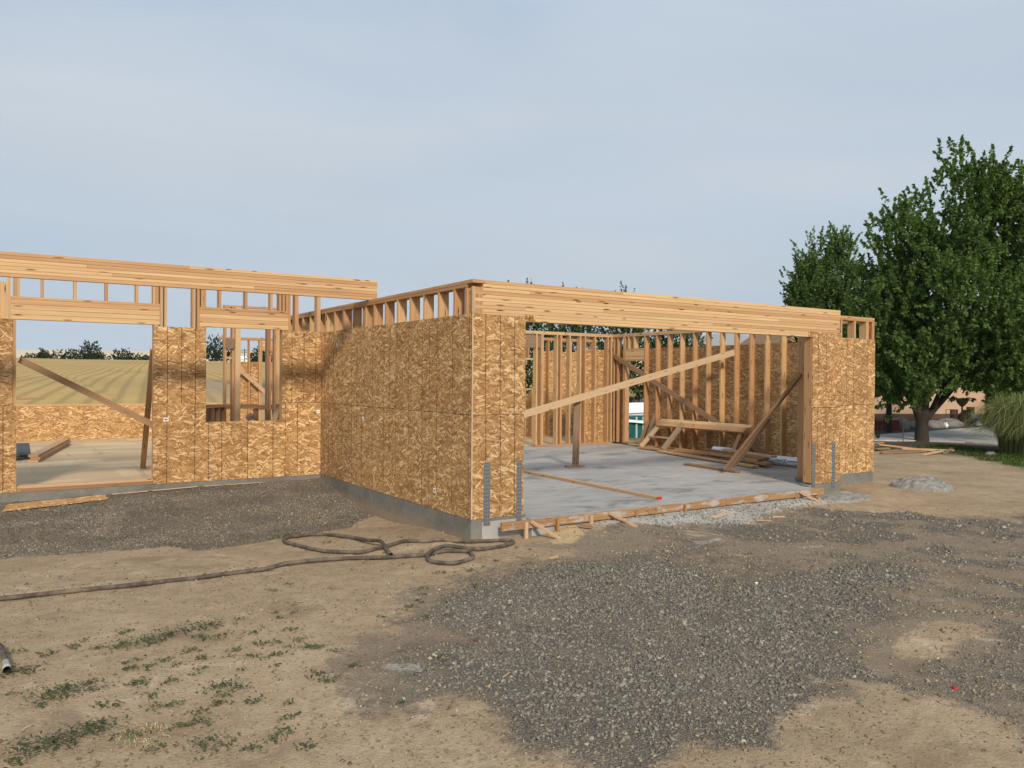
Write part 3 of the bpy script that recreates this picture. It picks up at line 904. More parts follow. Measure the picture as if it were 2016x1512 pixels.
plate('top_plate', 0.008, 0.153, 3.054, 7.94, 2.766, 2.804)

# --- garage front, plane Y = 0
pf = [sheet(0.0, 0.735, 0.0, T, 0.0, ZS - 0.0045, 0.605), sheet(0.0, 0.750, 0.0, T, ZS + 0.0045, ZT, 0.595)]
prism_xz('osb_panel', [(0.752, 2.342), (0.90, 2.342), (0.90, 2.424), (0.752, 2.424)], 0.0, T, MOSB, H)
stud(0.700, 0.738, 0.0125, 0.152, 0.0, 2.343)
stud(0.660, 0.698, 0.0125, 0.152, 0.0, 2.343)
stud(0.0005, 0.0120, 0.0125, 0.0130, 2.41, 2.42)
bx('corner_stud', 0.002, 0.040, 0.0005, 0.0120, 2.412, 2.722, MPALE, H, long=2)
def beam(name, x0, x1, y0, y1, z0, z1, n, label):
    """glued beam built up from laminations"""
    o = bx(name, x0 + 0.006, x1 - 0.006, y0 + 0.008, y1 - 0.008, z0 + 0.003, z1 - 0.003, MBEAM, H, label=label)
    h = (z1 - z0) / n
    for q in range(n):
        cuts = [x0] + sorted(random.uniform(x0 + 0.5, x1 - 0.5) for _ in range(random.choice((1, 1, 2)))) + [x1]
        pr = random.uniform(0.0, 0.0022)
        for a, b in zip(cuts, cuts[1:]):
            bx('lamination', a + 0.0006, b - 0.0006, y0 + pr, y1 - pr, z0 + q * h + 0.002, z0 + (q + 1) * h - 0.002, MBEAM, o, long=0)
    return o
beam('header_beam', 0.041, 6.965, 0.013, 0.152, 2.345, 2.719, 9, 'long laminated header beam over the garage opening')
plate('top_plate', 0.155, 3.62, 0.010, 0.152, 2.7205, 2.7635, MBEAM)
plate('top_plate', 3.623, 6.970, 0.010, 0.152, 2.7205, 2.7635, MBEAM)
plate('top_plate', 0.155, 2.30, 0.006, 0.152, 2.7642, 2.804, MBEAM)
plate('top_plate', 2.303, 5.15, 0.006, 0.152, 2.7642, 2.804, MBEAM)
plate('top_plate', 5.153, 6.970, 0.006, 0.152, 2.7642, 2.804, MBEAM)
# right pier
sheet(6.255, 6.990, 0.0, T, 0.0, ZS - 0.0045, 6.60)
prism_xz('osb_panel', [(6.255, ZS + 0.0045), (6.990, ZS + 0.0045), (6.990, 2.432), (6.160, 2.432), (6.160, 2.350), (6.255, 2.350)], 0.0, T, MOSB, H, 6.60)
stud(6.245, 6.283, 0.0125, 0.152, 0.02, 2.343, 'post')
stud(6.285, 6.323, 0.0125, 0.152, 0.02, 2.343, 'post')
stud(6.940, 6.978, 0.0125, 0.152, 0.02, 2.343)
stud(6.600, 6.638, 0.40, 0.54, 0.03, 2.60, 'post')
bx('post_base', 6.585, 6.66, 0.37, 0.57, -0.03, 0.029, MCON, H)
bx('osb_panel', 6.979, 6.990, 0.0125, 0.598, 0.0, ZT, MOSB, H, long=1)
stud(6.640, 6.678, 0.40, 0.54, 0.03, 2.60, 'post')
plate('top_plate', 6.60, 6.975, 0.40, 0.54, 2.601, 2.64)
# set-back wall, plane Y = 0.6
for z0, z1 in ((0.0, ZS - 0.0045), (ZS + 0.0045, ZT + 0.008)):
    sheet(7.000, 8.870, 0.600, 0.611, z0, z1, 8.23 if z0 else 8.22)
for x in (7.02, 7.42, 7.865, 8.258, 8.612, 8.652, 8.79):
    stud(x, x + ST, 0.613, 0.753, 0.04, 2.727)
plate('bottom_plate', 7.0, 8.718, 0.613, 0.753, 0.001, 0.039)
plate('top_plate', 6.99, 8.855, 0.612, 0.753, 2.7275, 2.7655)
plate('top_plate', 6.99, 8.858, 0.610, 0.753, 2.766, 2.804)
stud(8.83, 8.857, 0.611, 0.625, 2.42, 2.727, 'corner_stud')

# --- right wall, plane X = 8.87, seen from inside
for y0, y1 in ((0.613, 1.70), (1.703, 4.138), (4.141, 6.60)):
    sheet(8.858, 8.870, y0, y1, 0.0, ZS - 0.0045, 0, MOSBI)
for y0, y1 in ((0.613, 2.92), (2.923, 5.358), (5.361, 6.60)):
    sheet(8.858, 8.870, y0, y1, ZS + 0.0045, ZT + 0.01, 0, MOSBI)
sheet(8.858, 8.870, 7.36, 7.95, 0.0, ZT, 0, MOSBI)
for k in range(14):
    y = 6.592 - 0.4064 * k
    stud(8.718, 8.857, y, y + ST, 0.040, 2.727)
for y in (7.325, 7.365, 7.62, 7.76):
    stud(8.718, 8.857, y, y + ST, 0.040, 2.727)
for q in range(5):
    bx('header_board', 8.722 + 0.001 * (q % 2), 8.856, 6.632, 7.323, 2.150 + q * 0.047, 2.196 + q * 0.047, MBEAM, H)
plate('header_plate', 8.719, 8.857, 6.632, 7.323, 2.388, 2.424)
plate('header_plate', 8.719, 8.857, 6.632, 7.323, 2.108, 2.146)
for y in (6.985, 7.20):
    stud(8.719, 8.857, y, y + ST, 2.426, 2.727, 'cripple_stud')
plate('bottom_plate', 8.718, 8.857, 0.76, 6.63, 0.001, 0.039)
plate('door_sill', 8.70, 8.87, 6.632, 7.324, 0.045, 0.088)
plate('top_plate', 8.717, 8.857, 0.76, 4.4, 2.7275, 2.7655)
plate('top_plate', 8.717, 8.857, 4.403, 7.94, 2.7275, 2.7655)
plate('top_plate', 8.715, 8.858, 0.757, 7.94, 2.766, 2.804)

# --- back wall of the garage, plane Y = 7.80
for x in (6.31, 6.45, 6.49, 6.925, 7.035, 7.315, 7.645, 7.80, 8.12, 8.535, 8.66):
    stud(x, x + ST, 7.802, 7.942, 0.040, 2.727)
for x in (0.2, 0.6064, 1.0128, 1.4192, 1.8256, 2.232, 2.6384, 3.0448, 3.4512, 3.8576):
    stud(x, x + ST, 7.802, 7.942, 0.040, 2.727)
stud(7.075, 7.113, 7.83, 7.942, 0.04, 2.727)
plate('bottom_plate', 6.30, 8.715, 7.802, 7.942, 0.001, 0.039)
plate('bottom_plate', 0.16, 4.1, 7.802, 7.942, 0.001, 0.039)
plate('top_plate', 0.156, 5.2, 7.801, 7.942, 2.7275, 2.7655)
plate('top_plate', 5.203, 8.712, 7.801, 7.942, 2.7275, 2.7655)
for x0, x1 in ((0.156, 4.60), (4.61, 6.52), (6.55, 7.16), (7.19, 8.712)):
    plate('top_plate', x0, x1, 7.800, 7.942, 2.766, 2.804, MPALE)
bx('header_board', 4.2, 6.448, 7.82, 7.90, 2.40, 2.70, MOLD, H)
sheet(7.66, 8.857, 7.943, 7.954, 0.0, ZS - 0.0045)
sheet(7.66, 8.857, 7.943, 7.954, ZS + 0.0045, ZT)

# --- hall wall further back, plane Y = 10.5
YH = 10.5
bx('subfloor_panel', 0.16, 2.60, 7.955, YH + 0.2, -0.03, -0.004, MPLY, H)
bx('subfloor_panel', 2.603, 5.04, 7.955, YH + 0.2, -0.03, -0.004, MPLY, H)
bx('subfloor_panel', 5.043, 7.48, 7.955, YH + 0.2, -0.03, -0.004, MPLY, H)
bx('subfloor_panel', 7.483, 9.92, 7.960, YH + 0.2, -0.03, -0.004, MPLY, H)
sheet(6.4, 7.60, YH + 0.141, YH + 0.152, 0.0, ZS, 0, MOSBI)
sheet(6.4, 7.60, YH + 0.141, YH + 0.152, ZS + 0.0045, ZT, 0, MOSBI)
sheet(7.603, 8.20, YH + 0.141, YH + 0.152, 0.0, ZS, 0, MOSBI)
for x0, x1 in ((8.21, 9.42), (9.423, 10.4)):
    sheet(x0, x1, YH + 0.141, YH + 0.152, 0.0, ZS, 0, MOSBI)
    sheet(x0, x1, YH + 0.141, YH + 0.152, ZS + 0.0045, 2.44, 0, MOSBI)
for x in (6.5, 6.9, 7.55, 8.22, 8.60, 9.0, 9.4, 9.8, 10.2):
    stud(x, x + ST, YH, YH + 0.14, 0.03, 2.74)
stud(8.03, 8.068, YH, YH + 0.14, 0.03, 1.33, 'cripple_stud')
stud(7.80, 7.838, YH, YH + 0.14, 0.03, 1.33, 'cripple_stud')
stud(7.90, 7.938, YH, YH + 0.14, 2.23, 2.70, 'cripple_stud')
plate('window_sill', 7.59, 8.215, YH, YH + 0.14, 1.335, 1.373)
plate('header_plate', 7.59, 8.30, YH - 0.002, YH + 0.14, 2.185, 2.226, MPALE)
plate('bottom_plate', 6.3, 10.4, YH, YH + 0.14, -0.003, 0.029)
plate('top_plate', 6.3, 10.4, YH, YH + 0.14, 2.741, 2.78)
plate('top_plate', 6.3, 10.4, YH, YH + 0.14, 2.782, 2.82)

# --- wing front wall, plane Y = 5.105
ya, yb = YW, YW + T
fa, fb = YW + 0.013, YW + 0.153
sheet(-7.0, -4.400, ya, yb, 0.0, ZS - 0.0045, -4.556)
sheet(-7.0, -4.446, ya, yb, ZS + 0.0045, 2.43, -4.7)
prism_xz('osb_panel', [(-4.3985, 0.0), (-4.332, 0.0), (-4.332, 0.055), (-4.3985, 0.055)], ya, yb, MOSB, H)
p_w1 = prism_xz('osb_panel', [(-2.632, 0.0), (-1.222, 0.0), (-1.222, 0.925), (-1.868, 0.925), (-1.868, ZS - 0.0045), (-2.632, ZS - 0.0045)], ya, yb, MOSB, H, -0.405)
p_w2 = prism_xz('osb_panel', [(-1.219, 0.0), (-0.002, 0.0), (-0.002, ZS - 0.0045), (-0.662, ZS - 0.0045), (-0.662, 0.925), (-1.219, 0.925)], ya, yb, MOSB, H, -0.405)
sheet(-2.632, -1.868, ya, yb, ZS + 0.0045, ZT, -2.025)
sheet(-0.662, -0.002, ya, yb, ZS + 0.0045, ZT + 0.012, -0.095)
ZWT = 3.10
# door trimmers, kings, sill
stud(-4.444, -4.404, fa, fb, 0.08, 2.428, 'trimmer_stud')
stud(-2.628, -2.590, fa, fb, 0.08, 2.428, 'trimmer_stud')
stud(-4.508, -4.472, fa, fb, 0.04, ZWT, 'stud')
stud(-4.605, -4.515, fa, fb, 0.04, 2.945, 'post')
stud(-2.543, -2.505, fa, fb, 0.04, ZWT, 'stud')
stud(-2.478, -2.440, fa, fb, 0.04, ZWT, 'stud')
stud(-2.075, -2.037, fa, fb, 0.04, ZWT, 'stud')
stud(-2.002, -1.966, fa, fb, 0.04, ZWT, 'stud')
stud(-1.964, -1.905, fa, fb, 0.04, 2.428, 'trimmer_stud')
stud(-1.903, -1.866, fa, fb, 0.04, 2.428, 'trimmer_stud')
stud(-0.664, -0.627, fa, fb, 0.04, 2.428, 'trimmer_stud')
stud(-0.624, -0.566, fa, fb, 0.04, 2.428, 'trimmer_stud')
stud(-0.562, -0.525, fa, fb, 0.04, ZWT, 'stud')
stud(-0.452, -0.392, fa, fb, 0.04, ZWT, 'stud')
stud(-0.072, -0.012, fa, fb, 0.04, ZWT, 'stud')
for x0, x1, z0, z1, nm in ((-4.470, -2.545, 2.43, 2.712, 4), (-1.964, -0.564, 2.43, 2.700, 4)):
    hh = (z1 - z0) / nm
    for q in range(nm):
        bx('header_board', x0, x1, fa - 0.002 + 0.0015 * (q % 2), fb, z0 + q * hh + 0.0018, z0 + (q + 1) * hh - 0.0018, MBEAM, H)
    plate('header_plate', x0, x1, fa - 0.002, fb, z1 + 0.001, z1 + 0.039)
for x, z in ((-4.440, 2.752), (-4.398, 2.752), (-4.108, 2.752), (-3.699, 2.752), (-3.290, 2.752), (-2.880, 2.752), (-2.640, 2.752), (-2.598, 2.752),
             (-1.945, 2.74), (-1.905, 2.74), (-1.675, 2.74), (-1.268, 2.74), (-0.862, 2.74), (-0.720, 2.74), (-0.660, 2.74), (-0.605, 2.74)):
    stud(x, x + ST, fa, fb, z, ZWT, 'cripple_stud')
plate('top_plate', -9.0, -3.2, fa, fb, ZWT + 0.001, ZWT + 0.039)
plate('top_plate', -3.197, 0.0, fa, fb, ZWT + 0.001, ZWT + 0.039)
plate('top_plate', -9.0, 0.0, fa, fb, ZWT + 0.040, ZWT + 0.078)
plate('bottom_plate', -9.0, -4.51, fa, fb, 0.001, 0.039)
bx('door_sill', -4.330, -2.634, YW + 0.001, fb, 0.001, 0.046, MBROWN, H)
bx('door_sill', -4.398, -2.634, YW + 0.020, fb + 0.02, 0.048, 0.086, MPALE, H)
plate('bottom_plate', -2.63, -0.01, fa, fb, 0.001, 0.039)
plate('window_sill', -1.866, -0.664, fa, fb, 0.885, 0.923)
for x in (-1.64, -1.235, -0.83):
    stud(x, x + ST, fa, fb, 0.041, 0.883, 'cripple_stud')
for x in (-5.0, -5.4, -5.8, -6.2, -6.6):
    stud(x, x + ST, fa, fb, 0.041, ZWT)

bx('corner_strip', -0.001, 0.020, -0.004, -0.0004, 0.002, 2.404, MPALE, H, long=2)
bx('ledger_board', -4.45, -3.62, 15.06, 15.10, 1.035, 1.085, MBROWN, H)
# porch beam resting on the garage plate, its far end on a post
beam('porch_beam', -8.0, 0.140, 3.070, 3.160, 2.8045, 3.100, 7, 'laminated porch beam resting on the garage wall plate')
bx('porch_post', -7.95, -7.81, 3.04, 3.18, -0.4, 2.803, MWOOD, H, long=2)

# --- wing floor and back wall
nx_ = 0
for r in range(9):
    y0 = YW + 0.155 + 1.1 * r
    off = -9.0 - (1.22 if r % 2 else 0)
    for c in range(6):
        x0 = off + 2.44 * c
        x1 = min(x0 + 2.437, 2.9 if y0 > 7.95 else -0.004)
        x0 = max(x0, -9.0)
        if x1 - x0 > 0.2 and y0 < 15.0:
            bx('subfloor_panel', x0, x1, y0, min(y0 + 1.096, 15.06), -0.022, 0.001 + 0.0015 * ((r * 7 + c * 3) % 3), MPLY, H, long=0)
bx('floor_base', -9.0, 2.95, YW + 0.16, 15.2, -0.6, -0.03, MCON, H)
YB = 15.07
for x0, x1 in ((-8.0, -5.55), (-5.545, -3.105), (-3.10, -0.66), (-0.655, 0.93)):
    sheet(x0, x1, YB, YB + T, 0.0, 0.875, 0, MOSBI)
plate('bottom_plate', -8.0, 2.9, YB + 0.013, YB + 0.15, 0.001, 0.039)
plate('sill_plate', -8.0, 0.93, YB + 0.002, YB + 0.15, 0.878, 0.916)
for k in range(22):
    x = -7.9 + 0.4064 * k
    stud(x, x + ST, YB + 0.013, YB + 0.15, 0.041, 0.876, 'cripple_stud')
# tall part of the back wall seen through the window
sheet(0.935, 1.70, YB + 0.142, YB + 0.153, 0.0, ZS, 0, MOSBI)
sheet(0.935, 1.70, YB + 0.142, YB + 0.153, ZS + 0.0045, 2.075, 0, MOSBI)
for x in (0.94, 1.39, 1.69, 1.735, 2.4):
    stud(x, x + ST, YB, YB + 0.14, 0.041, 2.68)
plate('header_plate', 1.775, 2.40, YB, YB + 0.14, 2.60, 2.64)
for q in range(3):
    bx('header_board', 1.775, 2.40, YB + 0.003 * (q % 2), YB + 0.14, 2.40 + q * 0.066, 2.465 + q * 0.066, MBEAM, H)
plate('top_plate', 0.6, 2.9, YB, YB + 0.14, 2.681, 2.719)
plate('top_plate', 0.6, 2.9, YB, YB + 0.14, 2.721, 2.759)
# partition of the wing, seen through the window opening
for x, dx, z1 in ((-0.915, 0.038, 3.0), (-0.775, 0.038, 3.0)):
    stud(x, x + dx, 8.0, 8.14, 0.003, z1)
stud(-0.735, -0.635, 7.9, 8.0, 0.003, 3.0, 'post', MPALE)
bx('header_board', -0.90, -0.742, 7.96, 7.998, 2.19, 2.39, MOLD, H)
plate('header_plate', -0.876, -0.776, 8.0, 8.14, 1.99, 2.02)
for x in (-0.095, -0.05, 0.05, 0.10):
    stud(x, x + ST, 8.0, 8.14, 0.003, 2.85, 'stud', MBROWN if x < -0.08 else None)
stud(0.15, 0.188, 8.0, 8.14, 0.003, 2.85)
plate('partition_plate', -1.30, -0.28, 8.02, 8.06, 1.015, 1.105, MBROWN)
plate('partition_plate', -0.278, 0.25, 8.02, 8.06, 0.99, 1.085, MBROWN)
stud(-0.31, -0.245, 8.065, 8.20, 0.003, 1.08, 'post', MBROWN)
plate('top_plate', -0.92, 0.25, 8.0, 8.14, 3.001, 3.039)

# metal hold-down straps nailed through the sheathing
for x0, x1 in ((0.172, 0.262), (0.634, 0.710), (6.262, 6.345), (6.775, 6.855)):
    o = bx('hold_down_strap', x0, x1, -0.0045, -0.0012, -0.085, 0.660, MGALV, H, long=2)
# paper stickers on the sheathing
def sticker(panel, x0, x1, y0, y1, z0, z1, ink):
    s = bx('sticker', x0, x1, y0, y1, z0, z1, MWHITE, panel)
    for a in ink:
        i_ = bx('print_mark', *a, MINK, panel)
sticker(p_w1, -2.485, -2.415, YW - 0.002, YW - 0.0008, 0.955, 1.010, [(-2.473, -2.452, YW - 0.0032, YW - 0.0021, 0.970, 0.995), (-2.448, -2.430, YW - 0.0032, YW - 0.0021, 0.970, 0.995)])
sticker(p_w2, -0.075, -0.020, YW - 0.002, YW - 0.0008, 1.035, 1.095, [(-0.058, -0.036, YW - 0.0032, YW - 0.0021, 1.055, 1.065)])
sticker(p_side[0], -0.002, -0.0008, 0.875, 0.945, 0.205, 0.265, [(-0.0032, -0.0021, 0.895, 0.925, 0.222, 0.245)])
sticker(p_side[4], -0.002, -0.0008, 4.33, 4.39, 2.14, 2.20, [(-0.0032, -0.0021, 4.35, 4.37, 2.155, 2.175)])
sticker(p_side[1], -0.002, -0.0008, 3.22, 3.28, 1.00, 1.06, [(-0.0032, -0.0021, 3.24, 3.26, 1.015, 1.03)])

# ------------------------------------------------------------------ braces and loose lumber in the garage
def G(x, y, dz=0.0):
    return (x, y, float(gheight(x, y)) + dz)
bar('brace_board', (0.16, 3.86, 0.295), (8.66, 3.74, 2.245), 0.038, 0.125, MPALE, None, side=(0, 1, 0),
    label='long pale brace board sloping across the garage opening up to the right wall', cat='brace')
bar('brace_board', (8.695, 7.72, 2.25), (8.695, 2.80, 0.085), 0.030, 0.115, MBROWN, None, side=(1, 0, 0),
    label='brown diagonal brace nailed across the bare studs of the garage right wall', cat='brace')
pp = empty('support_post', (4.52, 3.93, slab_z(3.9)), 'weathered upright post under the long brace, standing on a small block', 'post')
bar('post', (4.55, 3.93, 0.03), (4.56, 3.90, 1.235), 0.125, 0.040, MOLD, pp, side=SITE_X)
bar('foot_block', (4.36, 3.99, slab_z(3.9) + 0.019), (4.70, 3.86, slab_z(3.9) + 0.019), 0.12, 0.037, MBROWN, pp)
bar('brace_board', (6.38, 1.90, 0.045), (6.60, 0.47, 1.76), 0.100, 0.042, MBROWN, None, side=(1, 0.15, 0.0),
    label='brown board leaning steeply against the right garage post', cat='brace')
bar('brace_board', (6.72, 2.02, 0.06), (6.76, 1.25, 0.98), 0.095, 0.038, MOLD, None, side=(1, 0, 0),
    label='short greyish board leaning behind the brown leaning board', cat='brace')
bar('loose_board', (6.72, 3.20, slab_z(3) + 0.021), (6.62, 1.82, slab_z(2) + 0.021), 0.14, 0.038, MBROWN, None,
    label='flat board on the slab under the foot of the leaning board', cat='board')
lb = empty('loose_board', (3.2, 2.0, slab_z(2)), 'long stick of lumber with a red painted end lying on the slab', 'board')
bar('board', (3.25, 3.75, slab_z(3.7) + 0.021), (3.19, 0.235, slab_z(0.2) + 0.021), 0.085, 0.040, MPALE, lb)
bar('painted_end', (3.1899, 0.2345, slab_z(0.2) + 0.021), (3.1894, 0.2205, slab_z(0.2) + 0.021), 0.086, 0.041, MREDP, lb)
# small wall frame leaning back against the studs
z0 = 0.03
fr = empty('leaning_wall_frame', (8.3, 4.7, 0), 'small lumber frame of plates and short studs tipped against the right wall', 'frame')
bar('bottom_plate', (8.28, 6.28, z0), (8.20, 3.05, z0), 0.14, 0.038, MWOOD, fr)
bar('top_plate', (8.56, 5.95, 0.600), (8.50, 3.28, 0.600), 0.14, 0.038, MWOOD, fr, side=(0.75, 0, 0.66))
bar('top_plate', (8.65, 5.95, 0.675), (8.60, 3.20, 0.675), 0.09, 0.038, MPALE, fr, side=(0.75, 0, 0.66))
bar('stud', (8.29, 6.24, 0.05), (8.57, 5.90, 0.59), 0.12, 0.038, MPALE, fr, side=(0, 1, 0.4))
bar('stud', (8.21, 5.40, 0.05), (8.55, 5.12, 0.65), 0.13, 0.045, MOLD, fr, side=(0, 1, 0.4))
bar('stud', (8.22, 3.40, 0.05), (8.54, 3.40, 0.58), 0.09, 0.038, MWOOD, fr, side=(0, 1, 0))
bar('blocking', (8.42, 6.05, 0.30), (8.40, 5.40, 0.30), 0.10, 0.036, MWOOD, fr)
# two short sticks leaning in the corner
bar('loose_board', (8.46, 6.50, 0.02), (8.70, 6.46, 0.63), 0.085, 0.038, MBROWN, None, side=(0, 1, 0), label='shorter of two sticks leaning beside the garage door opening', cat='board')
bar('loose_board', (8.49, 6.34, 0.02), (8.71, 6.22, 0.80), 0.085, 0.038, MOLD, None, side=(0, 1, 0), label='taller greyish stick leaning beside the garage door opening', cat='board')
# pile of boards on the slab
rows = [(8.02, 5.30, 7.50, 2.15, 0, 'lowest', 'with its end nearest the camera'), (8.10, 3.9, 7.72, 2.03, 1, 'second', ''), (8.05, 4.8, 7.86, 2.35, 2, 'third', ''), (8.22, 4.1, 7.86, 2.20, 3, 'fourth', ''), (8.25, 3.6, 7.98, 2.12, 4, 'topmost', '')]
lab = ['lowest long board of the lumber pile on the garage slab', 'second board up in the lumber pile on the garage slab',
       'middle board of the lumber pile on the garage slab', 'second board from the top of the lumber pile on the slab',
       'topmost pale board of the lumber pile beside the white roll']
for (xa, y_a, xb, y_b, lv, _, _), lb_ in zip(rows, lab):
    bar('piled_board', (xa, y_a, 0.004 + 0.021 + lv * 0.041), (xb, y_b, -0.012 + 0.021 + lv * 0.041), 0.145, 0.038,
        (MWOOD, MBROWN, MWOOD, MBROWN, MPALE)[lv], None, label=lb_, cat='board', group='boards piled on the garage slab')
bar('piled_board', (8.50, 6.0, 0.022), (8.46, 4.35, 0.020), 0.14, 0.038, MOLD, None, label='dull old board on the floor behind the leaning frame, lower of two', cat='board')
bar('piled_board', (8.52, 5.9, 0.062), (8.48, 4.32, 0.060), 0.10, 0.038, MBROWN, None, label='dull old board on the floor behind the leaning frame, upper of two', cat='board')
# rolls of white house wrap
def roll(p0, p1, r, label, marks):
    p0, p1 = np.array(p0), np.array(p1)
    o = empty('wrap_roll', tuple((p0 + p1) / 2), label, 'roll')
    d = (p1 - p0) / np.linalg.norm(p1 - p0)
    n = 14
    path = np.array([p0 + (p1 - p0) * t for t in (0, 0.004, 0.02, 0.5, 0.98, 0.996, 1)])
    rr = np.array([0.02, r * 0.9, r, r * 1.01, r, r * 0.9, 0.02])
    V, F_ = ring_tube(path, rr, 20)
    mesh_np('sleeve', V, F_, MWRAP, o, True)
    s = np.cross(d, [0, 0, 1.0]); s /= np.linalg.norm(s)
    if np.dot(s, SITE - p0) < 0:
        s = -s
    for a, b, zc, ht, sl in marks:
        for q in range(1):
            ang = zc / r
            q0 = p0 + (p1 - p0) * a + s * (r * 1.012 + 0.001) * math.cos(ang) + np.array([0, 0, (r * 1.012 + 0.001) * math.sin(ang)])
            q1 = p0 + (p1 - p0) * b + s * (r * 1.012 + 0.001) * math.cos(ang) + np.array([0, 0, (r * 1.012 + 0.001) * math.sin(ang)])
            q0[2] -= sl; q1[2] += sl
            bar('print_mark', q0, q1, 0.0012, ht, MINK, o, side=tuple(s))
    return o
mk = [(0.16 + 0.02 * i_, 0.172 + 0.02 * i_, 0.01, 0.022, 0) for i_ in range(7)] + [(0.30, 0.345, 0.008, 0.012, 0.045), (0.30, 0.345, 0.008, 0.008, -0.035)] + \
     [(0.37 + 0.021 * i_, 0.385 + 0.021 * i_, 0.006, 0.022, 0) for i_ in range(15)] + [(0.715, 0.73, 0.0, 0.04, 0), (0.745, 0.755, 0.0, 0.04, 0)]
roll((8.30, 2.46, 0.078), (8.42, 1.30, 0.075), 0.088, 'white roll of house wrap printed with a black X near the right post', mk)
roll((8.50, 4.15, 0.135), (8.52, 3.55, 0.133), 0.072, 'shorter white roll lying among the boards by the right wall', [(0.05 + 0.05 * i_, 0.09 + 0.05 * i_, -0.03, 0.018, 0) for i_ in range(6)])
# ------------------------------------------------------------------ edge form along the slab
FM = empty('slab_form', (3.3, -0.15, -0.2), 'wooden edge form with stakes along the front of the garage slab', 'formwork')
for x0, x1 in ((0.330, 1.135), (1.140, 2.62), (2.624, 4.10), (4.104, 5.05), (5.054, 6.34)):
    bx('form_board', x0, x1, -0.164, -0.126, -0.138, -0.0425, MFORM, FM)
for x, w in ((0.655, 0.042), (1.120, 0.030), (1.64, 0.045), (2.40, 0.030), (3.28, 0.032), (5.66, 0.034)):
    bar('stake', (x, -0.185, -0.42), (x, -0.183, -0.045 - 0.02 * random.random()), w, 0.034, MPALE if w > 0.038 else MFORM, FM, side=(1, 0, 0))
for x, x2, y2 in ((0.74, 0.93, -0.52), (1.95, 2.13, -0.50), (5.73, 5.95, -0.38)):
    bar('kicker', (x, -0.17, -0.06), (x2, y2, float(gheight(x2, y2)) + 0.0), 0.040, 0.030, MPALE, FM)
for x in (0.47, 0.50):
    bar('nail_plate', (x, -0.1655, -0.07 - (x - 0.47)), (x + 0.012, -0.1655, -0.07 - (x - 0.47)), 0.002, 0.012, MMETAL, FM, side=(0, 1, 0))

# ------------------------------------------------------------------ things in the wing
bar('brace_board', (-4.36, 5.32, 1.87), (-2.55, 5.32, 0.865), 0.038, 0.092, MBROWN, None, side=(0, 1, 0), label='brown diagonal brace across the wide wing doorway', cat='brace')
bar('brace_board', (-2.47, 7.25, 0.03), (-2.60, 5.34, 2.06), 0.085, 0.040, MBROWN, None, side=(1, 0, 0), label='steep brown prop leaning at the right jamb of the wing doorway', cat='brace')
bar('foot_block', (-2.42, 7.32, 0.024), (-1.95, 7.42, 0.024), 0.14, 0.040, MPALE, None, label='pale block on the floor at the foot of the steep prop', cat='block')
for q, (lv, ox, nm) in enumerate(((0, 0.0, 'bottom board of the small stack inside the wing doorway'), (0, 0.12, None), (1, 0.03, 'middle board of the small stack inside the wing doorway'), (2, 0.0, 'top board of the small stack inside the wing doorway'))):
    if nm:
        bar('stacked_board', (-4.05 + ox, 9.45, 0.025 + lv * 0.048), (-3.25 + ox, 13.6, 0.025 + lv * 0.048), 0.16, 0.044, MPALE if lv != 1 else MWOOD, None, label=nm, cat='board')
bar('loose_board', (-1.9, 13.95, 0.03), (-0.6, 14.2, 0.03), 0.10, 0.045, MPALE, None, label='pale short board on the floor near the low back wall', cat='board')
# dark low box and flat panel at the left of the doorway
cr = empty('tool_case', (-4.22, 10.4, 0), 'dark grey case with a sloping lid on the wing floor', 'case')
me = bpy.data.meshes.new('lid')
cv = [(-4.38, 10.2, 0.06), (-4.06, 10.2, 0.06), (-4.06, 11.3, 0.06), (-4.36, 11.3, 0.06), (-4.36, 10.25, 0.15), (-4.08, 10.25, 0.15), (-4.06, 11.28, 0.24), (-4.34, 11.28, 0.24)]
me.from_pydata(cv, [], BOXF); me.materials.append(MDARK)
link(bpy.data.objects.new('lid', me), cr)
bx('case_body', -4.33, -4.09, 10.26, 11.2, 0.006, 0.058, MBLACK, cr)
bx('handle', -4.26, -4.14, 10.17, 10.20, 0.08, 0.11, MDARK, cr)
bar('dark_panel', (-4.9, 10.6, 0.03), (-4.28, 9.95, 0.03), 0.8, 0.045, MDARK, None, label='flat dark panel lying left of the grey case in the wing', cat='panel')
# small framed box on the floor behind the window
cb = empty('framed_box', (-1.5, 6.2, 0), 'small lumber framed box standing behind the wing window', 'box')
bar('top_plate', (-1.78, 5.75, 1.155), (-1.28, 6.25, 1.135), 0.14, 0.038, MWOOD, cb)
for a in (0.06, 0.30, 0.55, 0.80):
    bar('stud', (-1.78 + 0.5 * a, 5.75 + 0.5 * a, 0.002), (-1.78 + 0.5 * a, 5.75 + 0.5 * a, 1.118), 0.038, 0.13, MBROWN, cb, side=(1, 1, 0))
bar('bottom_plate', (-1.78, 5.75, 0.022), (-1.28, 6.25, 0.022), 0.15, 0.036, MWOOD, cb)
bar('panel', (-1.85, 5.93, 0.57), (-1.36, 6.42, 0.57), 0.010, 1.05, MBROWN, cb, side=(-1, 1, 0))
bar('brace_board', (1.12, 15.03, 1.86), (2.05, 15.03, 1.02), 0.04, 0.12, MPALE, None, side=(0, 1, 0), label='pale diagonal brace on the back wall seen through the wing window', cat='brace')
bar('brace_board', (-0.35, 6.9, 0.55), (0.0, 7.5, 1.10), 0.10, 0.035, MOLD, None, label='grey board propped low behind the right side of the wing window', cat='brace')
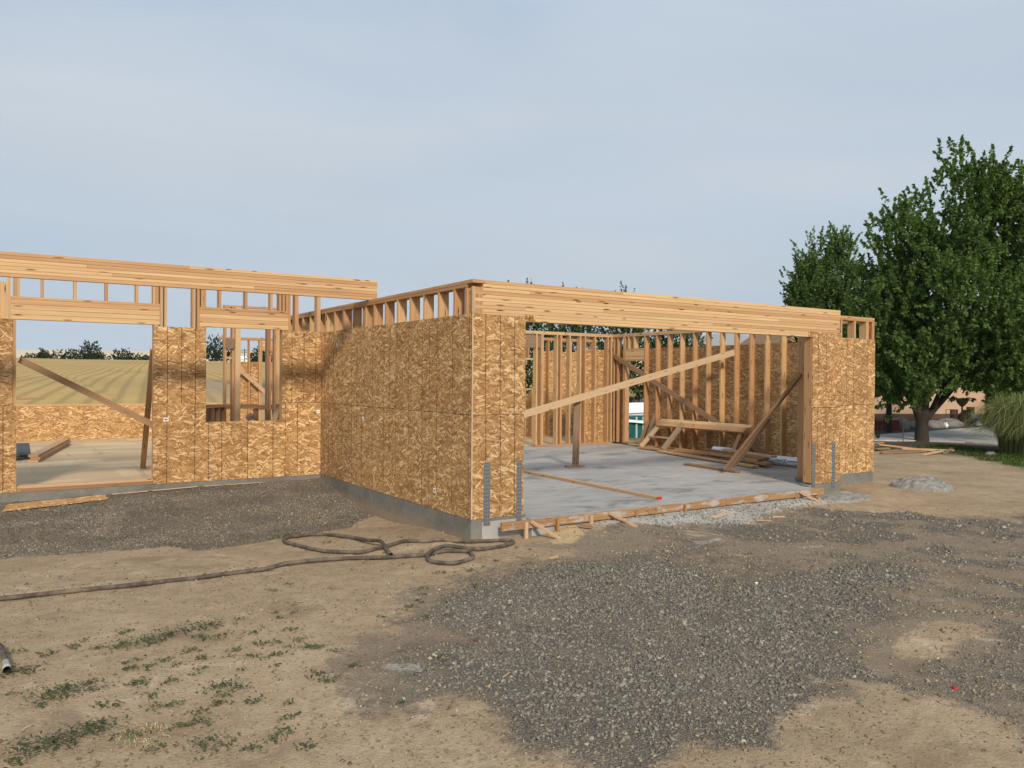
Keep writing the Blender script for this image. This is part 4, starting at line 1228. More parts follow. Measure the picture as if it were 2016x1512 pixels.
# a small saw standing on the window sill
sw = empty('hand_saw_tool', (-1.18, YW + 0.08, 0.924), 'small dark power tool resting on the wing window sill', 'tool')
lathe('blade_guard', [(0.0, -0.012), (0.05, -0.012), (0.055, 0.0), (0.05, 0.012), (0.0, 0.012)], MRUST, sw, (0, 0, 0), 18)
for ch in sw.children:
    ch.matrix_basis = Matrix.Translation((-1.18, YW + 0.08, 0.985)) @ Matrix.Rotation(math.pi / 2, 4, 'X')
bar('motor', (-1.19, YW + 0.09, 0.975), (-1.10, YW + 0.12, 0.975), 0.05, 0.05, MDARK, sw)
tube('grip', [(-1.19, YW + 0.10, 1.02), (-1.15, YW + 0.11, 1.045), (-1.11, YW + 0.12, 1.02), (-1.11, YW + 0.12, 0.98)], 0.010, MRUST, sw, 6, 3)
bx('shoe', -1.25, -1.08, YW + 0.06, YW + 0.14, 0.9245, 0.929, MMETAL, sw)
# a tape tag

# ------------------------------------------------------------------ strip of sheathing on the gravel
me = bpy.data.meshes.new('osb_strip')
sv = [(-4.56, 4.55), (-3.27, 4.80), (-3.30, 5.02), (-4.50, 4.93)]
zz = [float(gheight(x, y)) + 0.022 for x, y in sv]
me.from_pydata([(x, y, z) for (x, y), z in zip(sv, zz)] + [(x, y, z - 0.011) for (x, y), z in zip(sv, zz)], [], [(0, 1, 2, 3), (7, 6, 5, 4), (0, 4, 5, 1), (1, 5, 6, 2), (2, 6, 7, 3), (3, 7, 4, 0)])
ul = me.uv_layers.new(name='UVMap')
for pl in me.polygons:
    for li in pl.loop_indices:
        v_ = me.vertices[me.loops[li].vertex_index].co
        ul.data[li].uv = (v_.x, v_.y + v_.z)
me.materials.append(MOSBI)
link(bpy.data.objects.new('osb_strip', me), label='ragged strip of strand board lying on the gravel below the wide doorway', cat='offcut')
bar('osb_strip', G(-3.2, 5.02, 0.015), G(-2.0, 5.06, 0.015), 0.03, 0.011, MPALE, None, label='thin pale splinter strip along the wing footing', cat='offcut')
bar('osb_strip', G(-1.9, 5.05, 0.015), G(-1.0, 5.06, 0.015), 0.02, 0.009, MPALE, None, label='narrow pale splinter strip under the wing window', cat='offcut')

# ------------------------------------------------------------------ hoses
HOSE1 = [(-5.6, 0.05), (-4.82, -0.07), (-4.46, -0.11), (-4.04, -0.11), (-3.73, -0.14), (-3.44, -0.15), (-3.09, -0.17), (-2.76, -0.13), (-2.42, -0.12), (-2.19, -0.04), (-1.98, -0.03), (-1.78, -0.07), (-1.48, -0.17), (-1.19, -0.29), (-0.99, -0.36), (-0.76, -0.41), (-0.56, -0.36), (-0.43, -0.41), (-0.33, -0.53), (-0.38, -0.7), (-0.47, -0.84), (-0.64, -0.89), (-0.76, -0.84), (-0.87, -0.7), (-0.85, -0.58), (-0.77, -0.47), (-0.62, -0.35), (-0.47, -0.3), (-0.34, -0.36), (-0.27, -0.45), (-0.1, -0.49), (0.12, -0.47), (0.31, -0.39), (0.39, -0.31), (0.37, -0.21), (0.15, -0.13), (-0.08, -0.06), (-0.24, 0.07), (-0.34, 0.17), (-0.49, 0.18), (-0.6, 0.25), (-0.67, 0.34), (-0.82, 0.26), (-0.99, 0.14), (-1.16, 0.06), (-1.36, 0.02), (-1.50, 0.11), (-1.65, 0.29), (-1.75, 0.65), (-1.80, 0.99), (-1.79, 1.26), (-1.73, 1.43), (-1.58, 1.53), (-1.37, 1.57), (-1.18, 1.39), (-1.09, 0.98), (-1.05, 0.52), (-1.03, 0.22), (-1.07, -0.05), (-1.10, -0.22)]
hp = []
for q, (x, y) in enumerate(HOSE1):
    dz = 0.019
    if 24 <= q <= 29:
        dz = 0.058 if q in (25, 26, 27) else 0.035
    if q in (43, 44):
        dz = 0.022
    if q in (56, 57):
        dz = 0.066 if q == 57 else 0.045
    zs = np.mean([float(gheight(x + a_, y + b_)) for a_ in (-0.1, 0, 0.1) for b_ in (-0.1, 0, 0.1)])
    hp.append((x, y, zs + dz + 0.003))
tube('hose', hp, 0.0215, MHOSE, None, 10, 7, label='long dusty black hose looped on the dirt in front of the garage', cat='hose')
h2 = empty('hose', G(-4.58, -1.8), 'end of a second hose with a pale metal fitting at the left edge', 'hose')
tube('hose_pipe', [G(-5.3, -1.22, 0.03), G(-4.79, -1.30, 0.03), G(-4.68, -1.36, 0.035), G(-4.62, -1.50, 0.04), G(-4.60, -1.65, 0.045), G(-4.585, -1.84, 0.045), G(-4.58, -1.93, 0.045)], 0.0185, MHOSE, h2, 10, 6)
ax0, ax1 = np.array(G(-4.581, -1.92, 0.045)), np.array(G(-4.574, -2.05, 0.040))
fpath = np.array([ax0, ax0 + 0.02 * (ax1 - ax0), ax0 + 0.55 * (ax1 - ax0), ax0 + 0.58 * (ax1 - ax0), ax0 + 0.85 * (ax1 - ax0), ax1, ax1 - 0.02 * (ax1 - ax0), ax1 - 0.5 * (ax1 - ax0)])
V, F_ = ring_tube(fpath[:6], np.array([0.0185, 0.021, 0.021, 0.025, 0.025, 0.0235]), 16)
mesh_np('hose_fitting', V, F_, MMETAL, h2, True)
V, F_ = ring_tube(np.array([ax1 + 0.001 * (ax1 - ax0), ax1 - 0.03 * (ax1 - ax0), ax1 - 0.5 * (ax1 - ax0)]), np.array([0.0225, 0.0155, 0.015]), 16)
mesh_np('hose_bore', V, F_, MBLACK, h2, True)
V, F_ = ring_tube(np.array([ax1 - 0.45 * (ax1 - ax0), ax1 - 0.44 * (ax1 - ax0)]), np.array([0.0155, 0.001]), 16)
mesh_np('hose_bore', V, F_, MBLACK, h2, True)

# ------------------------------------------------------------------ scraps on the ground
def chip(x, y, l, w, ang, mat, label, t=0.014, cat='wood scrap'):
    c, s_ = math.cos(ang) * l / 2, math.sin(ang) * l / 2
    bar('wood_scrap', G(x - c, y - s_, t * 0.8), G(x + c, y + s_, t * 0.8), w, t, mat, None, label=label, cat=cat)
chip(0.33, -1.19, 0.13, 0.05, 0.25, MPALE, 'small pale wood chip on the dirt right of the hose loop')
chip(1.44, -0.33, 0.15, 0.06, -0.75, MBROWN, 'reddish wood offcut beside the sawdust patch', 0.03)
chip(1.33, -0.20, 0.10, 0.02, -0.5, MPALE, 'pale sliver beside the reddish offcut')
chip(3.60, -0.50, 0.34, 0.09, 0.2, MPALE, 'tan flat offcut on the spilled concrete')
chip(3.78, -0.86, 0.30, 0.025, 0.55, MPALE, 'pale splinter lying crosswise near the tan offcut')
chip(4.05, -0.88, 0.22, 0.022, -0.5, MPALE, 'thin pale splinter meeting the crosswise splinter')
chip(4.45, -0.80, 0.17, 0.04, -0.5, MPALE, 'short pale stick on the mixed gravel')
chip(-2.05, -3.80, 0.10, 0.012, 0.9, MPALE, 'thin wood splinter on the dark gravel', 0.006)
chip(-1.88, -3.72, 0.09, 0.010, 0.5, MPALE, 'straw thin splinter beside another on the dark gravel', 0.006)
chip(6.10, -0.22, 0.26, 0.035, 0.9, MPALE, 'pale stick propped by the right end of the slab form', 0.025)
chip(5.55, -0.48, 0.20, 0.018, 0.9, MPALE, 'thin pale sliver near the right end of the slab form')
def wad(name, x, y, r, mat, label, cat, flat=0.5):
    n, m = 10, 7
    V = []
    for a in range(m + 1):
        th = math.pi * a / m
        for b in range(n):
            ph = 2 * math.pi * b / n
            rr = r * (0.65 + 0.7 * random.random())
            V.append((rr * math.sin(th) * math.cos(ph), rr * math.sin(th) * math.sin(ph), rr * flat * math.cos(th)))
    V = np.array(V) + np.array(G(x, y, r * flat * 0.5))
    F_ = [(a * n + b, a * n + (b + 1) % n, (a + 1) * n + (b + 1) % n, (a + 1) * n + b) for a in range(m) for b in range(n)]
    return mesh_np(name, V, F_, mat, None, False, label=label, cat=cat)
wad('plastic_scrap', 0.39, -5.37, 0.018, MREDP, 'bright red crumpled scrap on the gravel at lower right', 'scrap', 0.6)
wad('plastic_scrap', 1.35, -3.02, 0.014, MWHITE, 'small white scrap on the tan strip in the gravel', 'scrap', 0.7)
wad('plastic_scrap', -1.70, -3.04, 0.022, MRUST, 'dull rust red scrap on the gravel edge', 'scrap', 0.5)
# heap of dumped concrete at the right
def mound(name, cx_, cy_, rx, ry, hh, mat, label, cat, seed, ang):
    n = 46
    u = np.linspace(-1.15, 1.15, n)
    U, W_ = np.meshgrid(u, u)
    r = np.hypot(U, W_)
    base = np.clip(1 - r ** 2.2, 0, 1) ** 0.75
    nz_ = fbm(U * 3 + seed, W_ * 3, 4)
    nz2_ = fbm(U * 9 + seed, W_ * 9 + 4, 3)
    h = hh * base * (0.55 + 0.75 * nz_) + 0.10 * hh / 0.25 * (nz2_ - 0.5) * np.clip(base * 3, 0, 1)
    x = cx_ + U * rx * math.cos(ang) - W_ * ry * math.sin(ang)
    y = cy_ + U * rx * math.sin(ang) + W_ * ry * math.cos(ang)
    z = gheight(x, y) + h - 0.03 * (r > 1.0) - 0.005
    a, b = np.meshgrid(np.arange(n - 1), np.arange(n - 1))
    q = (b * n + a).ravel()
    return mesh_np(name, np.stack([x.ravel(), y.ravel(), z.ravel()], 1), np.stack([q, q + 1, q + n + 1, q + n], 1), mat, None, False, label=label, cat=cat)
t_ = NT('dumped_concrete')
t_.color(t_.ramp(t_.noise(t_.geo(), 14, 6, 0.7), [(0.3, (0.13, 0.127, 0.118)), (0.5, (0.24, 0.234, 0.218)), (0.7, (0.35, 0.342, 0.32))])).rough(0.95)
t_.bump(t_.noise(t_.geo(), 40, 5, 0.7), 0.8, 0.02)
MHEAP = t_.m
mound('concrete_heap', 9.02, -0.22, 0.54, 0.36, 0.20, MHEAP, 'pale grey heap of dumped concrete on the dirt track', 'heap', 3.0, -0.7)
mound('concrete_heap', 6.65, -0.32, 0.50, 0.20, 0.09, MHEAP, 'low grey spill of concrete in front of the right pier', 'heap', 8.0, -0.25)

# ------------------------------------------------------------------ plants
FH = SITE_Y
def leaf_quads(c, a, n, ln, wd):
    """rhombic leaves: centre, axis, normal, length, width"""
    a = a / (np.linalg.norm(a, axis=1)[:, None] + 1e-9)
    b = np.cross(n, a); b /= np.linalg.norm(b, axis=1)[:, None] + 1e-9
    ln, wd = ln[:, None], wd[:, None]
    V = np.stack([c - a * ln * 0.5, c + b * wd * 0.5 - a * ln * 0.08, c + a * ln * 0.5, c - b * wd * 0.5 - a * ln * 0.08], 1)
    return V.reshape(-1, 3), np.arange(len(c) * 4).reshape(-1, 4)

def n3(p, s):
    return (fbm(p[:, 0] * s + p[:, 2] * s * 0.7, p[:, 1] * s + 31 - p[:, 2] * s * 0.4, 2) + fbm(p[:, 2] * s + 7, p[:, 0] * s * 0.8 + p[:, 1] * s * 0.6, 2)) / 2

def crown_mesh(name, parent, base, ells, nshoot, per, lsize, mat, rng, up=0.8, clump=0.9, thr=0.40, slen=(0.35, 0.8), inner=0.5, droop=0.3, nclump=0, crad=0.45):
    E_ = np.array(ells, float)
    vol = E_[:, 3] * E_[:, 4] * E_[:, 5]
    ci = rng.choice(len(E_), nshoot * 3, p=vol ** 0.85 / (vol ** 0.85).sum())
    d = rng.normal(size=(len(ci), 3)); d /= np.linalg.norm(d, axis=1)[:, None]
    r = (inner + (1 - inner) * rng.random(len(ci)) ** 0.6) * (0.88 + 0.22 * rng.random(len(ci)))
    loc = E_[ci, :3] + d * r[:, None] * E_[ci, 3:]
    if nclump:
        cen, cdir = loc[:nclump], d[:nclump]
        pick = rng.integers(0, nclump, len(loc))
        jit = rng.normal(size=loc.shape) * crad * rng.uniform(0.7, 1.3, nclump)[pick][:, None] * np.array([1, 1, 0.85])
        mixm = rng.random(len(loc)) < 0.88
        loc = np.where(mixm[:, None], cen[pick] + jit, loc)
        d = np.where(mixm[:, None], cdir[pick] * 0.5 + jit, d)
        d = d / (np.linalg.norm(d, axis=1)[:, None] + 1e-9)
    keep = n3(loc + 13.0, clump) > thr + rng.normal(size=len(loc)) * 0.03
    loc, d = loc[keep][:nshoot], d[keep][:nshoot]
    n = len(loc)
    # to world: lateral, depth, height
    L3 = lambda q: q[:, :1] * SITE_X[None] + q[:, 1:2] * FH[None] + np.stack([np.zeros(len(q)), np.zeros(len(q)), q[:, 2]], 1)
    P_ = L3(loc) + np.array(base)
    D_ = L3(d)
    dr = D_ * 0.7 + np.array([0, 0, up]) + rng.normal(size=(n, 3)) * 0.3
    dr /= np.linalg.norm(dr, axis=1)[:, None]
    sl = rng.uniform(slen[0], slen[1], n)
    stone_t = rng.random(n)
    tt = rng.random((n, per))
    lat = rng.normal(size=(n, per, 3)); lat /= np.linalg.norm(lat, axis=2)[..., None]
    C = P_[:, None] + dr[:, None] * (sl[:, None] * tt)[..., None] + lat * (0.16 * sl[:, None] * (1.15 - tt))[..., None]
    a = lat + dr[:, None] * 0.35 - np.array([0, 0, droop])
    nn_ = rng.normal(size=(n, per, 3)) * 0.55 + np.array([0, 0, 0.8]) + lat * 0.3
    m = n * per
    s = lsize * rng.uniform(0.6, 1.25, m)
    V, F_ = leaf_quads(C.reshape(m, 3), a.reshape(m, 3), nn_.reshape(m, 3), s, s * rng.uniform(0.5, 0.75, m))
    tone = np.clip(0.55 * rng.random(m) + 0.45 * np.repeat(stone_t, per), 0, 1)
    return mesh_np(name, V, F_, mat, parent, False, {'tone': np.repeat(tone, 4)})

def limbs_mesh(name, parent, base, paths, mat):
    VV, FF, o = [], [], 0
    for pts, rr in paths:
        P_ = np.array([p[0] * SITE_X + p[1] * FH + np.array([0, 0, p[2]]) for p in pts]) + np.array(base)
        t = np.linspace(0, 1, len(P_)); tt = np.linspace(0, 1, len(P_) * 3)
        Q = np.stack([np.interp(tt, t, P_[:, k]) for k in range(3)], 1)
        R_ = np.interp(tt, t, rr)
        V, F_ = ring_tube(Q, R_, 9)
        VV.append(V); FF.append(F_ + o); o += len(V)
    return mesh_np(name, np.concatenate(VV), np.concatenate(FF), mat, parent, True)

def tree(name, base, label, ells, limbs, nshoot, per, lsize, mat, seed, group=None, **k):
    o = empty(name, base, label, 'tree', group)
    rng = np.random.default_rng(seed)
    limbs_mesh('trunk', o, base, limbs, MBARK)
    crown_mesh('crown', o, base, ells, nshoot, per, lsize, mat, rng, **k)
    return o

def auto_limbs(h0, r0, ells, rng, fork):
    out_ = [([(0, 0, -0.2), (0, 0, 0.15), (0, 0, fork)], [r0 * 1.5, r0 * 1.1, r0 * 0.95])]
    for e in ells:
        mid = (e[0] * 0.45 + rng.normal() * 0.1, e[1] * 0.45, fork + (e[2] - fork) * 0.4)
        out_.append(([(e[0] * 0.03, e[1] * 0.03, fork * 0.85), mid, (e[0], e[1], e[2] + e[5] * 0.3)], [r0 * 0.55, r0 * 0.4, r0 * 0.08]))
        for q in range(3):
            d = rng.normal(size=3); d /= np.linalg.norm(d)
            out_.append(([mid, tuple(np.array(e[:3]) + d * np.array(e[3:]) * 0.8)], [r0 * 0.25, r0 * 0.04]))
    return out_

rg = np.random.default_rng(3)
# big shade tree on the right
BT = (20.88, 6.57, -0.33)
big = [(1.2, 0, 4.0, 3.1, 3.0, 2.3), (-0.7, 0, 3.5, 1.4, 2.0, 2.0), (-0.65, 0.2, 5.9, 0.95, 1.4, 1.6), (0.3, 0, 6.7, 1.3, 1.5, 2.0), (1.55, 0, 7.1, 1.2, 1.4, 2.0),
       (2.7, 0, 6.7, 1.2, 1.4, 1.9), (3.7, 0.3, 6.2, 1.2, 1.6, 2.2), (3.6, 0.2, 3.8, 1.5, 1.8, 2.0), (-0.3, -0.8, 2.35, 1.8, 1.6, 1.0), (2.0, -0.8, 2.4, 1.9, 1.6, 1.0), (0.8, -1.3, 2.6, 1.4, 1.0, 0.9),
       (1.45, 0, 8.8, 0.28, 0.3, 0.75), (0.55, 0, 8.5, 0.25, 0.3, 0.6), (2.1, 0, 8.6, 0.3, 0.3, 0.6), (2.95, 0, 8.4, 0.22, 0.3, 0.7), (-0.95, 0, 7.1, 0.3, 0.3, 0.5), (-0.6, 0, 7.3, 0.2, 0.3, 0.5)]
bl = [([(0, 0, -0.2), (0.0, 0, 0.05), (0, 0, 0.55), (0.02, 0, 0.95)], [0.31, 0.23, 0.19, 0.21]),
      ([(-0.05, 0, 0.75), (-0.22, 0, 1.15), (-0.55, 0.1, 1.75), (-1.0, 0.2, 3.2), (-1.1, 0.2, 5.5)], [0.16, 0.12, 0.11, 0.09, 0.03]),
      ([(0.0, 0.05, 0.85), (-0.10, 0.1, 1.4), (-0.25, 0.2, 2.2), (0.1, 0.4, 4.5), (0.4, 0.2, 7.0)], [0.16, 0.13, 0.12, 0.09, 0.02]),
      ([(0.04, 0, 0.85), (0.12, 0, 1.5), (0.22, 0, 2.3), (1.0, 0, 4.5), (1.5, 0, 8.0)], [0.16, 0.12, 0.11, 0.09, 0.02]),
      ([(0.08, 0, 0.75), (0.35, 0, 1.05), (0.75, 0, 1.5), (1.5, 0, 2.4), (2.6, 0, 5.0)], [0.15, 0.12, 0.11, 0.09, 0.03]),
      ([(0.3, 0, 1.0), (0.45, -0.2, 1.6), (0.9, -0.5, 2.4)], [0.09, 0.07, 0.03]),
      ([(1.2, 0, 2.0), (2.4, 0.1, 3.0), (3.6, 0.2, 5.2)], [0.08, 0.07, 0.03])]
tree('shade_tree', BT, 'large dark green leafy tree with a short forked trunk by the driveway', big, bl, 5600, 38, 0.135, MLEAF, 21, up=0.85, clump=0.85, thr=0.30, slen=(0.25, 0.6), inner=0.5, droop=0.6, nclump=230, crad=0.36)
# second tree behind the right end of the garage
e2 = [(0, 0, 4.6, 1.55, 1.5, 2.0), (-0.7, 0, 5.9, 0.75, 1.0, 1.6), (0.6, 0, 6.5, 0.62, 1.0, 1.9), (0.7, 0, 8.5, 0.24, 0.3, 0.9), (0.1, 0, 7.5, 0.2, 0.3, 0.7), (-0.45, 0, 7.5, 0.22, 0.3, 0.5), (-1.05, 0, 7.0, 0.2, 0.3, 0.6)]
tree('slim_tree', (26.5, 14.3, -0.35), 'slimmer green tree showing above the right end of the garage', e2, auto_limbs(0, 0.13, e2[:3], rg, 1.9), 1700, 34, 0.13, MLEAF, 22, up=1.1, clump=0.9, thr=0.30, inner=0.4, droop=0.55, nclump=90, crad=0.26)
e3 = [(0, 0, 3.6, 1.7, 1.6, 2.0), (0.1, 0, 5.2, 1.2, 1.3, 1.8), (-0.4, 0, 2.4, 1.3, 1.3, 1.0)]
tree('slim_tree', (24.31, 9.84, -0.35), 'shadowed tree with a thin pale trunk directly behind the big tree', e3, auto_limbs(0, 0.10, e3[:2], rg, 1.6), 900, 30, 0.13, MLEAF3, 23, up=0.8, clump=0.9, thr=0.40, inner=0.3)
e4 = [(0, 0, 2.9, 1.9, 1.5, 1.6), (1.6, 0, 2.6, 1.7, 1.5, 1.4), (-1.1, 0, 2.6, 1.0, 1.2, 0.9)]
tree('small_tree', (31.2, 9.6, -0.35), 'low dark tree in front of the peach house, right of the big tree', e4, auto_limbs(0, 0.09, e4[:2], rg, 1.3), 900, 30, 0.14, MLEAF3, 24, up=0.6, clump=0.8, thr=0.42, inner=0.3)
# loose-leaved trees behind the garage
for q, (bx_, by_, ee, lbl) in enumerate((
        ((13.3, 19.2), 0, [(0, 0, 2.9, 1.4, 1.3, 2.5), (0.2, 0, 4.5, 0.9, 1.0, 1.1), (0.55, 0, 5.2, 0.14, 0.3, 0.35)], 'leafy tree behind the left side of the garage back wall'),
        ((15.6, 18.6), 0, [(0, 0, 2.6, 1.5, 1.4, 2.4), (0, 0, 4.4, 1.0, 1.0, 1.1), (-0.42, 0, 5.2, 0.2, 0.3, 0.5)], 'leafy tree behind the middle of the garage with a sprig above the beam'),
        ((18.0, 18.0), 0, [(0, 0, 2.7, 1.5, 1.4, 2.5), (0, 0, 4.3, 1.0, 1.0, 1.0), (-0.1, 0, 5.25, 0.2, 0.3, 0.5), (-0.5, 0, 5.0, 0.1, 0.2, 0.3)], 'leafy tree behind the garage corner with two sprigs above the beam'),
        ((19.6, 16.6), 0, [(0, 0, 2.2, 1.3, 1.2, 2.1), (0.2, 0, 3.7, 0.9, 1.0, 0.9)], 'lower leafy tree seen through the garage door opening'))):
    x, y = bx_
    tree('poplar_tree', (x, y, float(gheight(x, y))), lbl, ee, auto_limbs(0, 0.09, ee[:2], rg, 0.9), 800, 30, 0.105, MLEAF2, 30 + q, group='loose leaved trees behind the garage', up=0.7, clump=1.2, thr=0.40, inner=0.2, slen=(0.3, 0.6), droop=0.5)

# fountain grass clump at the right edge
def blades(n, rng, base_fn, h, w, arch, seg=5):
    """arching ribbons: returns V,F,tone"""
    b = base_fn(n)
    az = rng.uniform(0, 2 * math.pi, n)
    hh = h * rng.uniform(0.55, 1.1, n)
    out_ = arch * rng.uniform(0.2, 1.1, n)
    d = np.stack([np.cos(az), np.sin(az), np.zeros(n)], 1)
    t = np.linspace(0, 1, seg + 1)
    c = b[:, None] + d[:, None] * (out_[:, None] * t ** 1.8)[..., None]
    z = hh[:, None] * (t * 1.5 - 0.75 * t ** 2.4 * (1 + 0.6 * (out_ / max(arch, 1e-6))[:, None]))
    c[..., 2] += z
    s = np.stack([-d[:, 1], d[:, 0], np.zeros(n)], 1) + rng.normal(size=(n, 3)) * 0.3
    ww = w * (1 - 0.92 * t ** 1.5)
    V = np.stack([c - s[:, None] * ww[None, :, None], c + s[:, None] * ww[None, :, None]], 2)
    k = np.arange(n)[:, None] * (seg + 1) * 2 + np.arange(seg)[None] * 2
    F_ = np.stack([k, k + 1, k + 3, k + 2], -1).reshape(-1, 4)
    tone = np.repeat(np.clip(rng.random(n), 0, 1), (seg + 1) * 2)
    return V.reshape(-1, 3), F_, tone
rb = np.random.default_rng(44)
def fbase(n):
    a = rb.uniform(0, 2 * math.pi, n); r = 0.85 * np.sqrt(rb.random(n))
    return np.stack([18.95 + r * np.cos(a), 2.30 + r * np.sin(a), np.full(n, -0.33)], 1)
V, F_, tn = blades(9000, rb, fbase, 2.3, 0.009, 1.45, 6)
mesh_np('fountain_grass', V, F_, MFOUNT, None, True, {'tone': tn}, label='big arching clump of ornamental grass at the right edge', cat='grass clump')
# lawn blades on the verge
lx, ly = scatter(60000, 12.5, 21.5, -2.0, 6.5, lambda x, y: sm(poly_dist(x, y, GRASSY) + 0.8 * (fbm(x * 0.9, y * 0.9, 3) - 0.5), -0.15, 0.3) * (0.2 + 0.8 * sm(fbm(x * 1.6, y * 1.6, 3), 0.4, 0.6)))
lz = gheight(lx, ly)
V, F_, tn = blades(len(lx), rb, lambda n: np.stack([lx, ly, lz], 1), 0.13, 0.007, 0.10, 2)
mesh_np('lawn_grass', V, F_, MGRASS, None, True, {'tone': tn}, label='green grass along the edge of the dirt track', cat='grass', kind='stuff')
# weeds on the dirt
WS = [(-4.49, -1.6), (-4.32, -1.71), (-4.19, -1.67), (-4.03, -1.8), (-3.87, -1.83), (-3.69, -1.81), (-3.7, -1.88), (-3.57, -1.73), (-3.46, -1.72), (-3.27, -1.73), (-3.38, -1.91), (-3.24, -1.95), (-3.48, -2.15), (-3.89, -2.32), (-3.8, -2.38), (-3.68, -2.28), (-3.45, -2.33), (-3.22, -2.29), (-3.18, -2.5), (-3.02, -2.27), (-3.02, -2.58), (-2.77, -2.08), (-2.78, -2.35), (-2.77, -2.54), (-4.28, -2.57), (-4.33, -2.6), (-4.14, -2.47), (-4.12, -2.62), (-3.91, -2.61), (-3.86, -2.64), (-3.72, -2.72), (-3.85, -2.88), (-4.07, -2.91), (-3.44, -3.0), (-3.49, -3.09), (-3.36, -3.27), (-3.54, -3.2), (-3.85, -3.09), (-3.76, -3.11), (-3.67, -3.29), (-4.4, -3.31), (-4.28, -3.28), (-4.49, -3.32), (-4.18, -3.24), (-4.53, -3.42), (-4.03, -3.4), (-3.96, -3.62), (-3.68, -3.44), (-3.78, -3.41), (-3.7, -3.74), (-3.54, -3.88), (-3.4, -3.83), (-3.26, -3.63), (-3.33, -3.77), (-3.29, -4.0), (-2.91, -3.08), (-2.89, -3.19), (-2.74, -2.56), (-2.65, -3.05), (-1.74, -2.02), (-0.96, -1.7), (-1.41, -1.55), (-0.98, -1.09), (-0.68, -1.17), (-2.09, -3.21), (-0.05, -1.27), (-1.41, 0.94), (-3.85, -1.55), (-3.02, -2.0)]
BIGW = {4, 5, 8, 9, 24, 25, 40, 41, 42, 43, 33, 49}
cc, aa, nn2, s_, tn = [], [], [], [], []
rw = np.random.default_rng(61)
spots = [(x, y, 0.11 if q in BIGW else 0.05, 150 if q in BIGW else 38) for q, (x, y) in enumerate(WS)]
spots += [(rw.uniform(-4.7, -2.6), rw.uniform(-4.6, -1.5), 0.03, 16) for _ in range(40)]
spots += [(rw.uniform(-2.6, 0.5), rw.uniform(-3.0, 0.8), 0.03, 14) for _ in range(40)]
spots += [(-2.86, 2.02, 0.11, 90), (-1.72, 1.66, 0.16, 260), (-1.60, 1.72, 0.14, 200), (7.15, 0.25, 0.16, 160), (-4.48, -1.98, 0.10, 90), (-4.62, -2.02, 0.08, 60)]
for x, y, r, n in spots:
    k_ = rw.normal(size=(n, 2)) * r * 0.55
    k_[:, 0] *= 1.3
    px, py = x + k_[:, 0], y + k_[:, 1]
    az = rw.uniform(0, 2 * math.pi, n)
    cc.append(np.stack([px, py, gheight(px, py) + rw.uniform(0.004, 0.022, n) + (0.03 * rw.random(n) if r > 0.1 else 0)], 1))
    aa.append(np.stack([np.cos(az), np.sin(az), rw.uniform(-0.1, 0.7, n)], 1))
    nn2.append(rw.normal(size=(n, 3)) * 0.35 + np.array([0, 0, 1]))
    s_.append(rw.uniform(0.012, 0.032, n))
    tn.append(np.clip(rw.random() * 0.5 + 0.5 * rw.random(n), 0, 1))
cc, aa, nn2, s_, tn = map(np.concatenate, (cc, aa, nn2, s_, tn))
V, F_ = leaf_quads(cc, aa, nn2, s_, s_ * 0.5)
mesh_np('weeds', V, F_, MWEED, None, False, {'tone': np.repeat(tn, 4)}, label='low green weeds scattered over the bare dirt at left', cat='weeds', kind='stuff')
# dry grass bits
def strawbase(n):
    x = np.concatenate([rw.normal(-4.0, 0.07, n // 3), rw.uniform(-4.7, -2.6, n // 3), rw.uniform(-4.6, 0.5, n - 2 * (n // 3))])
    y = np.concatenate([rw.normal(-3.42, 0.06, n // 3), rw.uniform(-4.8, -2.2, n // 3), rw.uniform(-5.2, 0.5, n - 2 * (n // 3))])
    return np.stack([x, y, gheight(x, y) + 0.004], 1)
V, F_, tn = blades(420, rw, strawbase, 0.022, 0.0022, 0.11, 3)
mesh_np('dry_straw', V, F_, MSTRAW, None, True, {'tone': tn}, label='bits of pale dry grass on the dirt', cat='dry grass', kind='stuff')
def tuft(x, y, n, h, r, label):
    gz_ = float(gheight(x, y))
    V, F_, tn = blades(n, rw, lambda m: np.stack([x + rw.normal(size=m) * r, y + rw.normal(size=m) * r, np.full(m, gz_)], 1), h, 0.003, h * 0.9, 3)
    mesh_np('dry_grass_tuft', V, F_, MSTRAW, None, True, {'tone': tn}, label=label, cat='grass tuft')
tuft(-3.93, -3.36, 24, 0.05, 0.03, 'straw coloured dry grass tuft among the weeds at lower left')
tuft(-4.05, -3.52, 18, 0.045, 0.03, 'second dry grass tuft nearer the bottom edge at lower left')

# ------------------------------------------------------------------ neighbour's yard
me = bpy.data.meshes.new('driveway')
dz = [float(gheight(x, y)) + 0.035 for x, y in DRIVE]
n = len(DRIVE)
dzm = -0.275
me.from_pydata([(x, y, dzm) for x, y in DRIVE] + [(x, y, -0.6) for x, y in DRIVE], [], [tuple(range(n)), tuple(range(2 * n - 1, n - 1, -1))] + [(a, a + n, (a + 1) % n + n, (a + 1) % n) for a in range(n)])
me.materials.append(make_concrete('pale_drive', (0.47, 0.46, 0.43)))
link(bpy.data.objects.new('driveway', me), kind='structure')
